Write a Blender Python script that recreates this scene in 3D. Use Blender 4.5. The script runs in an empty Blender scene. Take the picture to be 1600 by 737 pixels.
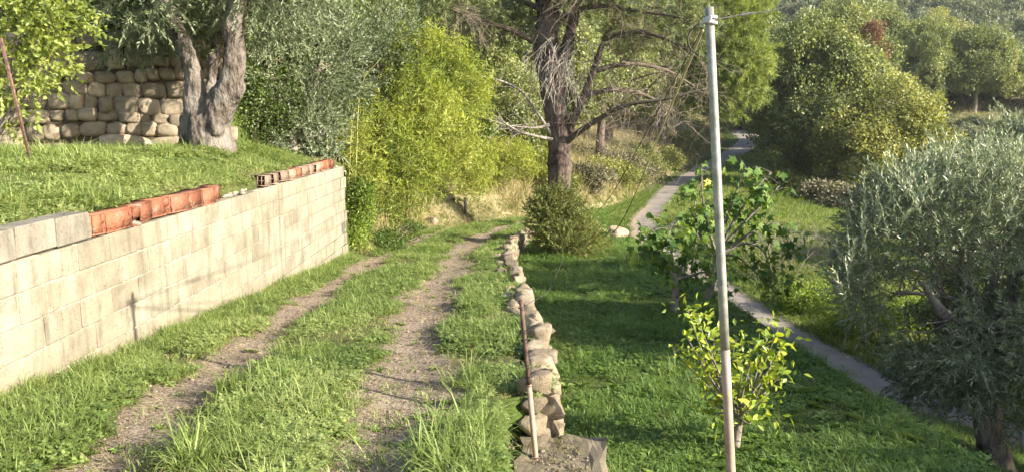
import bpy, bmesh, math, random
import numpy as np
from mathutils import Vector, Matrix

# ------------------------------------------------------------------ camera, sky, sun, exposure
SC = bpy.context.scene
COL = SC.collection
FPX, PITCH, HORIZON = 1155.0, math.radians(8.54), 195.0      # focal length in pixels of the 1600 px wide photograph
cam_d = bpy.data.cameras.new('camera'); cam = bpy.data.objects.new('camera', cam_d); COL.objects.link(cam)
cam.location = (0, 0, 0); cam.rotation_euler = (math.radians(90) - PITCH, 0, 0)
cam_d.sensor_width = 36.0; cam_d.lens = FPX / 1600 * 36.0
cam_d.clip_start = 0.05; cam_d.clip_end = 3000
SC.camera = cam

SUN_AZ = math.radians(21)        # how far behind the right-hand direction the sun stands
SUN_EL = math.radians(24)
sun_dir = Vector((math.cos(SUN_AZ) * math.cos(SUN_EL), -math.sin(SUN_AZ) * math.cos(SUN_EL), math.sin(SUN_EL)))
W = bpy.data.worlds.new('World'); SC.world = W; W.use_nodes = True
wn = W.node_tree.nodes; wn.clear()
sky = wn.new('ShaderNodeTexSky'); sky.sky_type = 'NISHITA'; sky.sun_disc = False
sky.sun_elevation = SUN_EL; sky.sun_rotation = math.atan2(sun_dir.x, sun_dir.y)
sky.air_density = 1.0; sky.dust_density = 1.2; sky.ozone_density = 1.0
bg = wn.new('ShaderNodeBackground'); bg.inputs['Strength'].default_value = 0.112
wo = wn.new('ShaderNodeOutputWorld')
W.node_tree.links.new(sky.outputs[0], bg.inputs[0]); W.node_tree.links.new(bg.outputs[0], wo.inputs[0])
sl = bpy.data.lights.new('sun', 'SUN'); sl.energy = 5.0; sl.angle = math.radians(0.53); sl.color = (1.0, 0.93, 0.80)
so = bpy.data.objects.new('sun', sl); COL.objects.link(so)
so.rotation_euler = sun_dir.to_track_quat('Z', 'Y').to_euler()
SC.view_settings.view_transform = 'Standard'; SC.view_settings.look = 'None'
SC.view_settings.gamma = 1.0; SC.view_settings.use_curve_mapping = False
SC.view_settings.exposure = 1.68
SC.render.engine = 'CYCLES'
SC.cycles.max_bounces = 6; SC.cycles.diffuse_bounces = 3; SC.cycles.glossy_bounces = 2
SC.cycles.transmission_bounces = 4; SC.cycles.transparent_max_bounces = 6
SC.cycles.use_adaptive_sampling = True; SC.cycles.adaptive_threshold = 0.02
SC.cycles.use_denoising = True; SC.cycles.sample_clamp_indirect = 6

RNG = np.random.default_rng(7)
random.seed(7)

# ------------------------------------------------------------------ numeric helpers
def smooth(a, b, x):
    t = np.clip((np.asarray(x, float) - a) / (b - a), 0, 1)
    return t * t * (3 - 2 * t)

def _hash(i, j, k):
    n = (i * 374761393 + j * 668265263 + k * 2147483647 * 7 + 1274126177) & 0xFFFFFFFF
    n = ((n ^ (n >> 13)) * 1274126177) & 0xFFFFFFFF
    n = ((n ^ (n >> 16)) * 2246822519) & 0xFFFFFFFF
    return ((n ^ (n >> 15)) & 0xFFFFFF) / float(0xFFFFFF)

def noise3(p):
    p = np.asarray(p, float)
    f = np.floor(p).astype(np.int64); t = p - f; t = t * t * (3 - 2 * t)
    r = 0
    for a in (0, 1):
        for b in (0, 1):
            for c in (0, 1):
                w = (t[..., 0] if a else 1 - t[..., 0]) * (t[..., 1] if b else 1 - t[..., 1]) * (t[..., 2] if c else 1 - t[..., 2])
                r = r + w * _hash(f[..., 0] + a, f[..., 1] + b, f[..., 2] + c)
    return r

def fbm(p, o=3):
    r, a, s = 0, 0.5, 0
    p = np.asarray(p, float)
    for k in range(o):
        r = r + a * noise3(p * (2.03 ** k) + 17.3 * k); s += a; a *= 0.5
    return r / s

def noise2(x, y, f=1.0, seed=0.0, o=2):
    x, y = np.broadcast_arrays(np.asarray(x, float), np.asarray(y, float))
    return fbm(np.stack([x * f, y * f, np.full_like(x, seed)], -1), o)

def I(x, xs, ys):
    return np.interp(x, xs, ys)

# ------------------------------------------------------------------ the lie of the land (eye height is z = 0)
def zpath(y):  return I(y, [-30, 22, 30, 40, 50, 67, 75, 84, 92, 100, 115, 150, 300, 700], [1.28, -3.14, -3.75, -4.35, -4.5, -4.5, -3.7, -2.9, -2.0, -1.3, -0.3, 5, 45, 150])
def xedge(y):  return I(y, [-30, 13.6, 16, 20, 23, 26, 30, 36, 43, 53, 67, 84, 100, 115, 150, 700], [-3.1, -3.1, -3.2, -3.0, -2.6, -1.6, .6, 4.0, 6.8, 9.8, 14.3, 23, 28, 29, 35, 140])
def xstep(y):  return I(y, [-30, 3, 4.25, 4.4, 6, 9, 11, 14, 17, 20, 26, 30, 36, 43, 53, 67, 84, 100, 115, 150, 700], [-.06, -.06, -.05, .2, .23, .13, .02, -.1, .03, .38, 1.5, 2.3, 4.9, 7.45, 10.4, 15.0, 24, 29.2, 30.4, 37, 145])
LY = [-30, 0, 5, 8, 10, 11, 12.1, 12.8, 13.5, 15, 16.7, 18.5, 20.5, 24, 26, 28.7, 34, 43, 53.6, 67, 75, 84, 92, 100, 108, 115, 150, 700]
LX = [60, 22, 16, 12, 9.8, 9.0, 8.4, 7.85, 7.5, 7.1, 6.75, 6.4, 6.15, 5.8, 5.4, 5.3, 6.1, 8.6, 11.6, 16.3, 20.8, 25.5, 29.5, 31.6, 32.0, 32.7, 39, 150]
def xlane(y):  return I(y, LY, LX)
def wlane(y):  return I(y, [8, 16, 28, 45, 70, 115], [.74, .74, .80, .88, 1.1, 1.9])
def zlane(y):  return I(y, [-30, 7, 12, 15, 18.5, 24, 28, 34, 45, 67, 75, 84, 92, 100, 115, 150, 300, 700], [-5.6, -5.35, -5.2, -5.1, -4.95, -4.6, -4.4, -4.4, -4.5, -4.5, -3.7, -2.9, -2.0, -1.3, -.3, 5, 45, 150])
def zfield(y): return I(y, [-30, 20, 30, 40, 50, 67, 75, 84, 92, 100, 115, 150, 300, 700], [-1.0, -3.25, -3.77, -4.35, -4.5, -4.5, -3.7, -2.9, -2.0, -1.3, -.3, 5, 45, 150])
def zfar(y):   return I(y, [-30, 0, 30, 60, 75, 95, 150, 300, 450, 700], [-7, -6.8, -6.4, -5.4, -2.8, 1.2, 11.5, 56, 118, 170])
def xbrow(y):
    a = 3.6; b = 0.5 * (xstep(y) + xlane(y) - wlane(y))
    return a + (b - a) * smooth(18, 30, y)
WA, WB = np.array([-9.6, 10.5]), np.array([-4.75, 12.2])     # foot line of the old stone wall on the terrace
WD = (WB - WA) / np.linalg.norm(WB - WA); WNRM = np.array([-WD[1], WD[0]])

def H(x, y, bumps=True):
    x, y = np.broadcast_arrays(np.asarray(x, float), np.asarray(y, float))
    zp, xe, xs, xl, wl, zl, zf, xb = zpath(y), xedge(y), xstep(y), xlane(y), wlane(y), zlane(y), zfield(y), xbrow(y)
    z = np.where(x < xs, zp, zf)
    # field falling away to the lane
    t = np.clip((x - xb) / np.maximum(xl - wl - xb, .1), 0, 1)
    z = np.where(x > xb, zf + (zl - zf) * (t ** .55), z)
    # right of the lane
    s = x - xl - wl
    near = zl + .35 * smooth(0, 1.4, s) * (1 - .4 * smooth(30, 60, y)) - .05 * np.clip(s, 0, 20)
    wf = smooth(3, 26, s)
    z = np.where(s > 0, near * (1 - wf) + zfar(y) * wf, z)
    # left of the path: the terrace behind the block wall, the bank beyond it
    s = xe - x
    terr = -.68 + .28 * smooth(.1, 1.2, s)
    terr = np.where(s < .04, zp + (terr - zp) * np.clip(s / .04, 0, 1), terr)
    d = (x - WA[0]) * WNRM[0] + (y - WA[1]) * WNRM[1]
    terr = terr + 1.75 * smooth(.15, .5, d) * smooth(-4.55, -5.0, x)
    bank = zp + np.where(s < 1.6, .95 * s, 1.52 + .30 * (s - 1.6) - .0006 * np.clip(s - 20, 0, 200) ** 2)
    wb = smooth(13.45, 14.6, y)
    z = np.where(s > 0, terr * (1 - wb) + bank * wb, z)
    if bumps:
        flat = smooth(0, .5, np.abs(x - xl) - wl)
        z = z + flat * .06 * (noise2(x, y, 1.3, 3.0) - .5) + .6 * smooth(60, 140, np.abs(s)) * (noise2(x, y, .05, 9.0) - .5)
    return z

TY = [0, 3.7, 6, 9.35, 14, 20, 24, 27, 32, 38]
def xtl(y): return I(y, TY, [-1.85, -1.95, -2.12, -2.35, -2.40, -2.25, -1.85, -.95, 1.3, 5.0])
def xtr(y): return I(y, TY, [-.45, -.62, -.8, -.97, -.98, -.72, -.2, .55, 2.9, 6.4])
def tracks(x, y):
    """how much bare wheel track there is, 0 to 1, with ragged edges"""
    n = noise2(x, y, 2.6, 5.0, 3) - .5
    n2 = noise2(x, y, .9, 8.0) - .5
    wl = .26 + .06 * np.sin(y * 1.7)
    a = 1 - smooth(.55, 1.25, np.abs(x - xtl(y)) / wl + n * 1.3 + n2 * .9)
    b = 1 - smooth(.55, 1.25, np.abs(x - xtr(y)) / (wl + .06) + n * 1.3 + n2 * .9)
    return np.maximum(a, b)
def in_path(x, y):
    return (x > xedge(y) + .01) & (x < xstep(y) - .12) & (y > 1.2) & (y < 38)
def G(x, y):
    """standing height: the path's own surface where the path is"""
    z = H(x, y)
    r = -.045 * np.exp(-((x - xtl(y)) / .26) ** 2) - .045 * np.exp(-((x - xtr(y)) / .3) ** 2)
    return np.where(in_path(x, y), z + r, z)

# ------------------------------------------------------------------ from a pixel of the photograph to a place
cp, sp = math.cos(PITCH), math.sin(PITCH)
def ray(px, py):
    u, v = (px - 800) / FPX, (368.5 - py) / FPX
    return np.array([u, cp + v * sp, -sp + v * cp])
def P(px, py, d):
    r = ray(px, py); return r * (d / r[1])
def at(px, py, lo=2.0, hi=500):
    r = ray(px, py); r = r / r[1]
    ys = np.geomspace(lo, hi, 6000); zs = r[2] * ys; h = G(r[0] * ys, ys)
    k = np.argmax(zs < h)
    return r * ys[k]
def foot(px, d):
    """ground point seen in that column at that distance"""
    x = (px - 800) / FPX * d * 1.0
    return np.array([x, d, float(G(x, d))])

# ------------------------------------------------------------------ mesh building
def mesh_np(name, V, T, mat=None, tint=None, smooth_sh=False, attrs=None):
    V = np.asarray(V, np.float32); T = np.asarray(T, np.int32)
    me = bpy.data.meshes.new(name)
    k = T.shape[1]
    me.vertices.add(len(V)); me.vertices.foreach_set('co', V.ravel())
    me.loops.add(T.size); me.loops.foreach_set('vertex_index', T.ravel())
    me.polygons.add(len(T)); me.polygons.foreach_set('loop_start', np.arange(0, T.size, k, dtype=np.int32))
    if smooth_sh: me.polygons.foreach_set('use_smooth', np.ones(len(T), bool))
    if tint is not None:
        a = me.attributes.new('tint', 'FLOAT', 'POINT'); a.data.foreach_set('value', np.asarray(tint, np.float32))
    for n, v in (attrs or {}).items():
        a = me.attributes.new(n, 'FLOAT', 'POINT'); a.data.foreach_set('value', np.asarray(v, np.float32).ravel())
    me.update(calc_edges=True)
    if mat: me.materials.append(mat)
    return me
def link(name, me, parent=None, loc=(0, 0, 0)):
    o = bpy.data.objects.new(name, me); COL.objects.link(o); o.location = loc
    if parent: o.parent = parent
    return o
def tag(o, label=None, cat=None, group=None, kind=None):
    if label: o['label'] = label
    if cat: o['category'] = cat
    if group: o['group'] = group
    if kind: o['kind'] = kind
    return o
def thing(name, loc, label, cat, group=None):
    o = bpy.data.objects.new(name, None); COL.objects.link(o); o.location = [float(c) for c in loc]; o.empty_display_size = .2
    return tag(o, label, cat, group)
def copy_tree(o, loc, rz=0, sc=1.0, label=None, group=None, parent=None):
    c = o.copy(); COL.objects.link(c); c.location = [float(v) for v in loc]; c.rotation_euler = (0, 0, rz)
    c.scale = (sc, sc, sc) if np.isscalar(sc) else sc
    if label: c['label'] = label
    if group: c['group'] = group
    for ch in list(o.children):
        d = ch.copy(); COL.objects.link(d); d.parent = c
        for g in list(ch.children):
            e = g.copy(); COL.objects.link(e); e.parent = d
    return c

class Acc:
    """collects triangles"""
    def __init__(s): s.V, s.T, s.K, s.n = [], [], [], 0
    def add(s, V, T, tint=0.5):
        V = np.asarray(V, float); T = np.asarray(T, int)
        if len(V) == 0: return s
        s.V.append(V); s.T.append(T + s.n); s.n += len(V)
        s.K.append(np.full(len(V), tint) if np.isscalar(tint) else np.asarray(tint, float)); return s
    def get(s): return np.concatenate(s.V), np.concatenate(s.T), np.concatenate(s.K)
    def mesh(s, name, mat, smooth_sh=False):
        V, T, K = s.get(); return mesh_np(name, V, T, mat, K, smooth_sh)

def catmull(pts, n=6):
    p = np.asarray(pts, float)
    if len(p) < 3: return p
    q = np.vstack([2 * p[0] - p[1], p, 2 * p[-1] - p[-2]]); out = []
    for i in range(1, len(q) - 2):
        for t in np.arange(n) / n:
            a, b, c, d = q[i - 1], q[i], q[i + 1], q[i + 2]
            out.append(.5 * (2 * b + (c - a) * t + (2 * a - 5 * b + 4 * c - d) * t * t + (3 * b - a - 3 * c + d) * t ** 3))
    out.append(p[-1]); return np.array(out)

def tube(pts, rad, sides=6, cap=True):
    p = np.asarray(pts, float); n = len(p)
    rad = np.interp(np.linspace(0, 1, n), np.linspace(0, 1, len(np.atleast_1d(rad))), np.atleast_1d(rad)) if np.size(rad) != n else np.asarray(rad, float)
    t = np.gradient(p, axis=0); t /= np.linalg.norm(t, axis=1)[:, None] + 1e-9
    ref = np.array([0, 0, 1.0]) if abs(t[0][2]) < .9 else np.array([1.0, 0, 0])
    u = np.cross(t[0], ref); u /= np.linalg.norm(u)
    V = []
    ang = np.linspace(0, 2 * math.pi, sides, endpoint=False)
    for i in range(n):
        u = u - t[i] * np.dot(u, t[i]); u /= np.linalg.norm(u) + 1e-9
        w = np.cross(t[i], u)
        V.append(p[i] + rad[i] * (np.cos(ang)[:, None] * u + np.sin(ang)[:, None] * w))
    V = np.concatenate(V); T = []
    for i in range(n - 1):
        a = i * sides + np.arange(sides); b = i * sides + (np.arange(sides) + 1) % sides
        T.append(np.stack([a, b, b + sides], 1)); T.append(np.stack([a, b + sides, a + sides], 1))
    T = np.concatenate(T)
    if cap:
        V = np.vstack([V, p[0], p[-1]]); k = n * sides
        a = np.arange(sides); b = (a + 1) % sides
        T = np.vstack([T, np.stack([b, a, np.full(sides, k)], 1), np.stack([a + (n - 1) * sides, b + (n - 1) * sides, np.full(sides, k + 1)], 1)])
    return V, T

def basis(d, spin):
    """rotation matrices whose z axis is d"""
    d = d / (np.linalg.norm(d, axis=1)[:, None] + 1e-9)
    ref = np.where(np.abs(d[:, 2:3]) < .9, np.array([[0, 0, 1.0]]), np.array([[1.0, 0, 0]]))
    u = np.cross(ref, d); u /= np.linalg.norm(u, axis=1)[:, None]; w = np.cross(d, u)
    c, s = np.cos(spin)[:, None], np.sin(spin)[:, None]
    return np.stack([c * u + s * w, -s * u + c * w, d], 2)

def stamp(temps, pos, R, scale, tint, acc=None, spread=.12):
    acc = acc or Acc(); pos = np.asarray(pos, float); n = len(pos)
    which = RNG.integers(0, len(temps), n)
    for k, (V, T, K) in enumerate(temps):
        i = np.where(which == k)[0]
        if len(i) == 0: continue
        VV = np.einsum('nij,vj->nvi', R[i], V) * np.reshape(np.broadcast_to(scale, (n,))[i], (-1, 1, 1)) + pos[i][:, None, :]
        TT = T[None] + (np.arange(len(i)) * len(V))[:, None, None]
        KK = tint[i][:, None] + (K[None] - .5) * 2 * spread
        acc.add(VV.reshape(-1, 3), TT.reshape(-1, 3), np.clip(KK, 0, 1).ravel())
    return acc

def gn_group():
    g = bpy.data.node_groups.new('scatter', 'GeometryNodeTree')
    g.interface.new_socket('Geometry', in_out='INPUT', socket_type='NodeSocketGeometry'); g.interface.new_socket('Pieces', in_out='INPUT', socket_type='NodeSocketCollection')
    g.interface.new_socket('Geometry', in_out='OUTPUT', socket_type='NodeSocketGeometry')
    nn = g.nodes; gi, go = nn.new('NodeGroupInput'), nn.new('NodeGroupOutput'); ip = nn.new('GeometryNodeInstanceOnPoints'); ci = nn.new('GeometryNodeCollectionInfo')
    ci.inputs['Separate Children'].default_value = True; ci.inputs['Reset Children'].default_value = True; ip.inputs['Pick Instance'].default_value = True
    def attr(n, t): q = nn.new('GeometryNodeInputNamedAttribute'); q.data_type = t; q.inputs['Name'].default_value = n; return q.outputs['Attribute']
    er = nn.new('FunctionNodeEulerToRotation'); lk = g.links.new
    lk(gi.outputs['Geometry'], ip.inputs['Points']); lk(gi.outputs['Pieces'], ci.inputs['Collection']); lk(ci.outputs[0], ip.inputs['Instance'])
    lk(attr('idx', 'INT'), ip.inputs['Instance Index']); lk(attr('rot', 'FLOAT_VECTOR'), er.inputs[0]); lk(er.outputs[0], ip.inputs['Rotation']); lk(attr('scl', 'FLOAT'), ip.inputs['Scale'])
    lk(ip.outputs[0], go.inputs[0]); return g
GN = gn_group()
def scatter(name, layers, mat):
    """layers: (templates, positions, rotation matrices, scales, tints); one object that repeats small pieces"""
    col = bpy.data.collections.new(name + '_pieces'); k = 0; P_, E_, S_, K_, I_ = [], [], [], [], []
    for temps, pos, R, scl, tint in layers:
        n = len(pos)
        for j, (V, T, K) in enumerate(temps):
            col.objects.link(bpy.data.objects.new('%s_piece_%03d' % (name, k + j), mesh_np('piece', V, T, mat, K)))
        sy = np.clip(-R[:, 2, 0], -1, 1)
        E_.append(np.stack([np.arctan2(R[:, 2, 1], R[:, 2, 2]), np.arcsin(sy), np.arctan2(R[:, 1, 0], R[:, 0, 0])], 1))
        P_.append(pos); S_.append(np.broadcast_to(scl, (n,))); K_.append(tint); I_.append(k + RNG.integers(0, len(temps), n)); k += len(temps)
    P_ = np.concatenate(P_); me = bpy.data.meshes.new(name); me.vertices.add(len(P_)); me.vertices.foreach_set('co', P_.astype(np.float32).ravel())
    for n_, t_, f_, v in (('rot', 'FLOAT_VECTOR', 'vector', np.concatenate(E_)), ('scl', 'FLOAT', 'value', np.concatenate(S_)), ('itint', 'FLOAT', 'value', np.clip(np.concatenate(K_), .02, .98)), ('idx', 'INT', 'value', np.concatenate(I_))):
        me.attributes.new(n_, t_, 'POINT').data.foreach_set(f_, np.asarray(v, np.int32 if t_ == 'INT' else np.float32).ravel())
    me.materials.append(mat); o = link(name, me); m = o.modifiers.new('scatter', 'NODES'); m.node_group = GN
    m[[i.identifier for i in GN.interface.items_tree if i.name == 'Pieces'][0]] = col
    return o

def leaf(base, d, L, Wd, nrm, fold=.25, droop=0.0):
    """a pointed leaf: two triangles each side of the rib"""
    d = d / np.linalg.norm(d); nrm = nrm - d * np.dot(nrm, d); nrm /= np.linalg.norm(nrm) + 1e-9
    s = np.cross(d, nrm)
    m = base + d * L * .45; e = base + d * L - np.array([0, 0, droop * L])
    V = np.array([base, m + s * Wd * .5 + nrm * fold * Wd, e, m - s * Wd * .5 + nrm * fold * Wd])
    return V, np.array([[0, 1, 2], [0, 2, 3]])
def rv(r): v = r.normal(size=3); return v / np.linalg.norm(v)

def sprig_opposite(seed, L=.34, nl=11, lL=.065, lW=.017, ang=50, curve=.05, stem=.0022):
    r = np.random.default_rng(seed); a = Acc()
    ts = np.linspace(0, 1, 5); b = rv(r) * curve
    line = np.stack([b[0] * ts ** 2, b[1] * ts ** 2, ts * L], 1)
    V, T = tube(line[[0, 2, 4]], [stem, stem * .8, stem * .4], 3, False); a.add(V, T, .5)
    for i in range(nl):
        t = .12 + .88 * i / (nl - 1)
        base = np.array([np.interp(t, ts, line[:, k]) for k in range(3)])
        ph = i * 1.5708 + r.normal() * .35
        for q in (0, math.pi):
            al = math.radians(ang * (1.05 - .55 * t) + r.normal() * 12)
            d = np.array([math.cos(ph + q) * math.sin(al), math.sin(ph + q) * math.sin(al), math.cos(al)])
            V, T = leaf(base, d, lL * r.uniform(.75, 1.2), lW * r.uniform(.8, 1.2), rv(r) * .5 + np.array([0, 0, 1.0]))
            a.add(V, T, r.uniform(0, 1))
    return a.get()
def sprig_ball(seed, n=12, R=.3, lL=.16, lW=.11):
    r = np.random.default_rng(seed); a = Acc()
    for i in range(n):
        p = rv(r) * R * r.uniform(.25, 1); d = p / np.linalg.norm(p) + rv(r) * .9 + np.array([0, 0, -.2])
        V, T = leaf(p, d, lL * r.uniform(.7, 1.25), lW * r.uniform(.7, 1.25), rv(r) + np.array([0, 0, .9]))
        a.add(V, T, r.uniform(0, 1))
    return a.get()
def sprig_needles(seed, n=36, L=.13, Wd=.008, stemL=.22):
    r = np.random.default_rng(seed); a = Acc()
    V, T = tube(np.array([[0, 0, 0], [0, 0, stemL]]), [.004, .002], 3, False); a.add(V, T, 0)
    for i in range(n):
        t = r.uniform(.2, 1); base = np.array([0, 0, stemL * t])
        ph = r.uniform(0, 6.283); al = math.radians(r.uniform(18, 65))
        d = np.array([math.cos(ph) * math.sin(al), math.sin(ph) * math.sin(al), math.cos(al)])
        s = np.cross(d, rv(r)); s /= np.linalg.norm(s)
        e = base + d * L * r.uniform(.7, 1.2)
        a.add(np.array([base - s * Wd * .5, base + s * Wd * .5, e]), np.array([[0, 1, 2]]), r.uniform(0, 1))
    return a.get()
def sprig_bamboo(seed, n=11, L=.42, lL=.125, lW=.016):
    r = np.random.default_rng(seed); a = Acc()
    ts = np.linspace(0, 1, 4); line = np.stack([.10 * ts ** 2, 0 * ts, L * ts - .07 * ts ** 2], 1)
    V, T = tube(line, [.0025, .001], 3, False); a.add(V, T, .9)
    for i in range(n):
        t = r.uniform(.15, 1); base = np.array([np.interp(t, ts, line[:, k]) for k in range(3)])
        ph = r.uniform(0, 6.283); al = math.radians(r.uniform(35, 95))
        d = np.array([math.cos(ph) * math.sin(al), math.sin(ph) * math.sin(al), math.cos(al)])
        V, T = leaf(base, d, lL * r.uniform(.7, 1.3), lW * r.uniform(.8, 1.2), rv(r) + np.array([0, 0, 1.0]), .2, .25)
        a.add(V, T, r.uniform(0, 1))
    return a.get()
def blade(base, ph, lean, L, Wd, bend, seg=3):
    """one arching grass blade"""
    ts = np.linspace(0, 1, seg + 1)
    out = lean * ts + bend * ts ** 2
    ang = np.minimum(out, 2.2)
    dz = np.cumsum(np.concatenate([[0], np.cos(ang[1:]) * L / seg])); dr = np.cumsum(np.concatenate([[0], np.sin(ang[1:]) * L / seg]))
    c = np.stack([base[0] + dr * math.cos(ph), base[1] + dr * math.sin(ph), base[2] + dz], 1)
    s = np.array([-math.sin(ph), math.cos(ph), 0]) * Wd * .5
    V, T = [], []
    for k in range(seg):
        w = 1 - .55 * (k / seg) ** 1.5
        V += [c[k] - s * w, c[k] + s * w]
    V.append(c[-1])
    for k in range(seg - 1):
        T += [[2 * k, 2 * k + 1, 2 * k + 3], [2 * k, 2 * k + 3, 2 * k + 2]]
    T.append([2 * seg - 2, 2 * seg - 1, 2 * seg])
    return np.array(V), np.array(T)
def tuft(seed, n=14, L=.2, Wd=.005, R=.03, lean=.5, bend=1.1, seg=3):
    r = np.random.default_rng(seed); a = Acc()
    for i in range(n):
        ph = r.uniform(0, 6.283); q = R * math.sqrt(r.uniform())
        b = np.array([q * math.cos(ph + .5), q * math.sin(ph + .5), -.01])
        V, T = blade(b, ph + r.normal() * .5, r.uniform(0, lean), L * r.uniform(.45, 1.15), Wd * r.uniform(.7, 1.3), bend * r.uniform(.2, 1.3), seg)
        a.add(V, T, r.uniform(0, 1))
    return a.get()
def clover(seed, n=16, R=.08, h=.06, s=.017):
    r = np.random.default_rng(seed); a = Acc()
    for i in range(n):
        q = R * math.sqrt(r.uniform()); ph = r.uniform(0, 6.283)
        c = np.array([q * math.cos(ph), q * math.sin(ph), h * r.uniform(.25, 1.1)])
        sp_ = r.uniform(0, 6.283); tl = r.normal(size=2) * .3; k = r.uniform(0, 1)
        for j in range(3):
            b = sp_ + j * 2.094
            d = np.array([math.cos(b), math.sin(b), tl[0] * math.cos(b) + tl[1] * math.sin(b)])
            V, T = leaf(c, d, s * 1.25, s * 1.15, np.array([0, 0, 1.0]), -.12)
            a.add(V, T, k)
    return a.get()

def ellipsoid_pts(lobes, n, shell=.45, gap=.0, gf=1.0, seed=0, zmin=None, ragged=.55):
    """points through the union of ellipsoids, thinned into clumps; with outward directions"""
    r = np.random.default_rng(seed)
    C = np.array([l[0] for l in lobes], float); R = np.array([l[1] if np.ndim(l[1]) else [l[1]] * 3 for l in lobes], float)
    w = (R[:, 0] * R[:, 1] * R[:, 2]) ** .75; w /= w.sum()
    out_p, out_d, m = [], [], 0
    for _ in range(40):
        k = r.choice(len(lobes), n * 2, p=w)
        d = r.normal(size=(n * 2, 3)); d /= np.linalg.norm(d, axis=1)[:, None]
        q = r.uniform(size=n * 2) ** (1 / 3.0); q = 1 - (1 - q) * (1 - shell * .6) if shell > 0 else q
        lump = 1 + ragged * 2 * (fbm(d * 1.7 + k[:, None] * 3.7 + seed, 3) - .5)
        p = C[k] + d * R[k] * (q * lump)[:, None]
        keep = np.ones(len(p), bool)
        if shell > 0:     # drop what lies deep inside another lobe
            for j in range(len(lobes)):
                e = np.linalg.norm((p - C[j]) / R[j], axis=1)
                keep &= ~((e < (1 - shell)) & (k != j) & (r.uniform(size=len(p)) < .8))
        if gap > 0: keep &= fbm(p * gf + seed * 1.7, 2) > gap * (.85 + .3 * r.uniform(size=len(p)))
        if zmin is not None: keep &= p[:, 2] > zmin
        out_p.append(p[keep]); out_d.append(d[keep]); m += keep.sum()
        if m >= n: break
    p, d = np.concatenate(out_p)[:n], np.concatenate(out_d)[:n]
    return p, d

# ------------------------------------------------------------------ materials
def new_mat(name):
    m = bpy.data.materials.new(name); m.use_nodes = True
    nt = m.node_tree; b = nt.nodes['Principled BSDF']; return m, nt, b
def N(nt, kind, **kw):
    n = nt.nodes.new(kind)
    for k, v in kw.items():
        if k in n.inputs: n.inputs[k].default_value = v
        else: setattr(n, k, v)
    return n
def ramp(nt, stops):
    n = nt.nodes.new('ShaderNodeValToRGB'); el = n.color_ramp.elements
    while len(el) > 1: el.remove(el[-1])
    el[0].position = stops[0][0]; el[0].color = (*stops[0][1], 1)
    for p, c in stops[1:]:
        e = el.new(p); e.color = (*c, 1)
    return n
def coords(nt, obj=False):
    return nt.nodes.new('ShaderNodeTexCoord').outputs['Object'] if obj else nt.nodes.new('ShaderNodeNewGeometry').outputs['Position']
def noise(nt, vec, scale, detail=4, rough=.55):
    n = N(nt, 'ShaderNodeTexNoise', Scale=scale, Detail=detail, Roughness=rough); nt.links.new(vec, n.inputs['Vector']); return n
def mixc(nt, fac, a, b, mode='MIX'):
    n = nt.nodes.new('ShaderNodeMix'); n.data_type = 'RGBA'; n.blend_type = mode
    for s, v in ((n.inputs[0], fac), (n.inputs[6], a), (n.inputs[7], b)):
        if hasattr(v, 'is_output'): nt.links.new(v, s)
        elif np.isscalar(v): s.default_value = v
        else: s.default_value = (*v, 1)
    return n.outputs[2]
def bump(nt, b, h, strength=.4, dist=.02):
    n = N(nt, 'ShaderNodeBump', Strength=strength, Distance=dist); nt.links.new(h, n.inputs['Height']); nt.links.new(n.outputs[0], b.inputs['Normal'])

def leaf_mat(name, dark, mid, light, transl=.35, rough=.5, spec=.3, tcol=None, inst=False):
    m, nt, b = new_mat(name)
    a = N(nt, 'ShaderNodeAttribute', attribute_name='tint')
    r = ramp(nt, [(0, dark), (.5, mid), (1, light)])
    fac = a.outputs['Fac']
    if inst:      # scattered pieces: the piece's own shade plus the shade of each of its blades
        ia = N(nt, 'ShaderNodeAttribute', attribute_name='itint', attribute_type='INSTANCER')
        ma = N(nt, 'ShaderNodeMath', operation='MULTIPLY_ADD'); ma.inputs[1].default_value = .5; nt.links.new(fac, ma.inputs[0])
        sb = N(nt, 'ShaderNodeMath', operation='SUBTRACT'); sb.inputs[1].default_value = .25; nt.links.new(ia.outputs['Fac'], sb.inputs[0]); nt.links.new(sb.outputs[0], ma.inputs[2]); fac = ma.outputs[0]
    nt.links.new(fac, r.inputs[0]); nt.links.new(r.outputs[0], b.inputs['Base Color'])
    b.inputs['Roughness'].default_value = rough; b.inputs['Specular IOR Level'].default_value = spec
    tr = N(nt, 'ShaderNodeBsdfTranslucent')
    tint = mixc(nt, 1.0, r.outputs[0], tcol or (1.5, 1.45, .7), 'MULTIPLY'); nt.links.new(tint, tr.inputs['Color'])
    mx = N(nt, 'ShaderNodeMixShader'); mx.inputs[0].default_value = transl
    nt.links.new(b.outputs[0], mx.inputs[1]); nt.links.new(tr.outputs[0], mx.inputs[2])
    nt.links.new(mx.outputs[0], nt.nodes['Material Output'].inputs[0])
    return m
def obj_leaf_mat(name, dark, mid, light, transl=.3, rough=.4, spec=.5):
    """for leaves that are objects of their own: the tint is the object's own random number"""
    m = leaf_mat(name, dark, mid, light, transl, rough, spec); nt = m.node_tree
    r = [n for n in nt.nodes if n.bl_idname == 'ShaderNodeValToRGB'][0]
    o = N(nt, 'ShaderNodeObjectInfo'); nt.links.new(o.outputs['Random'], r.inputs[0]); return m
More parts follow.
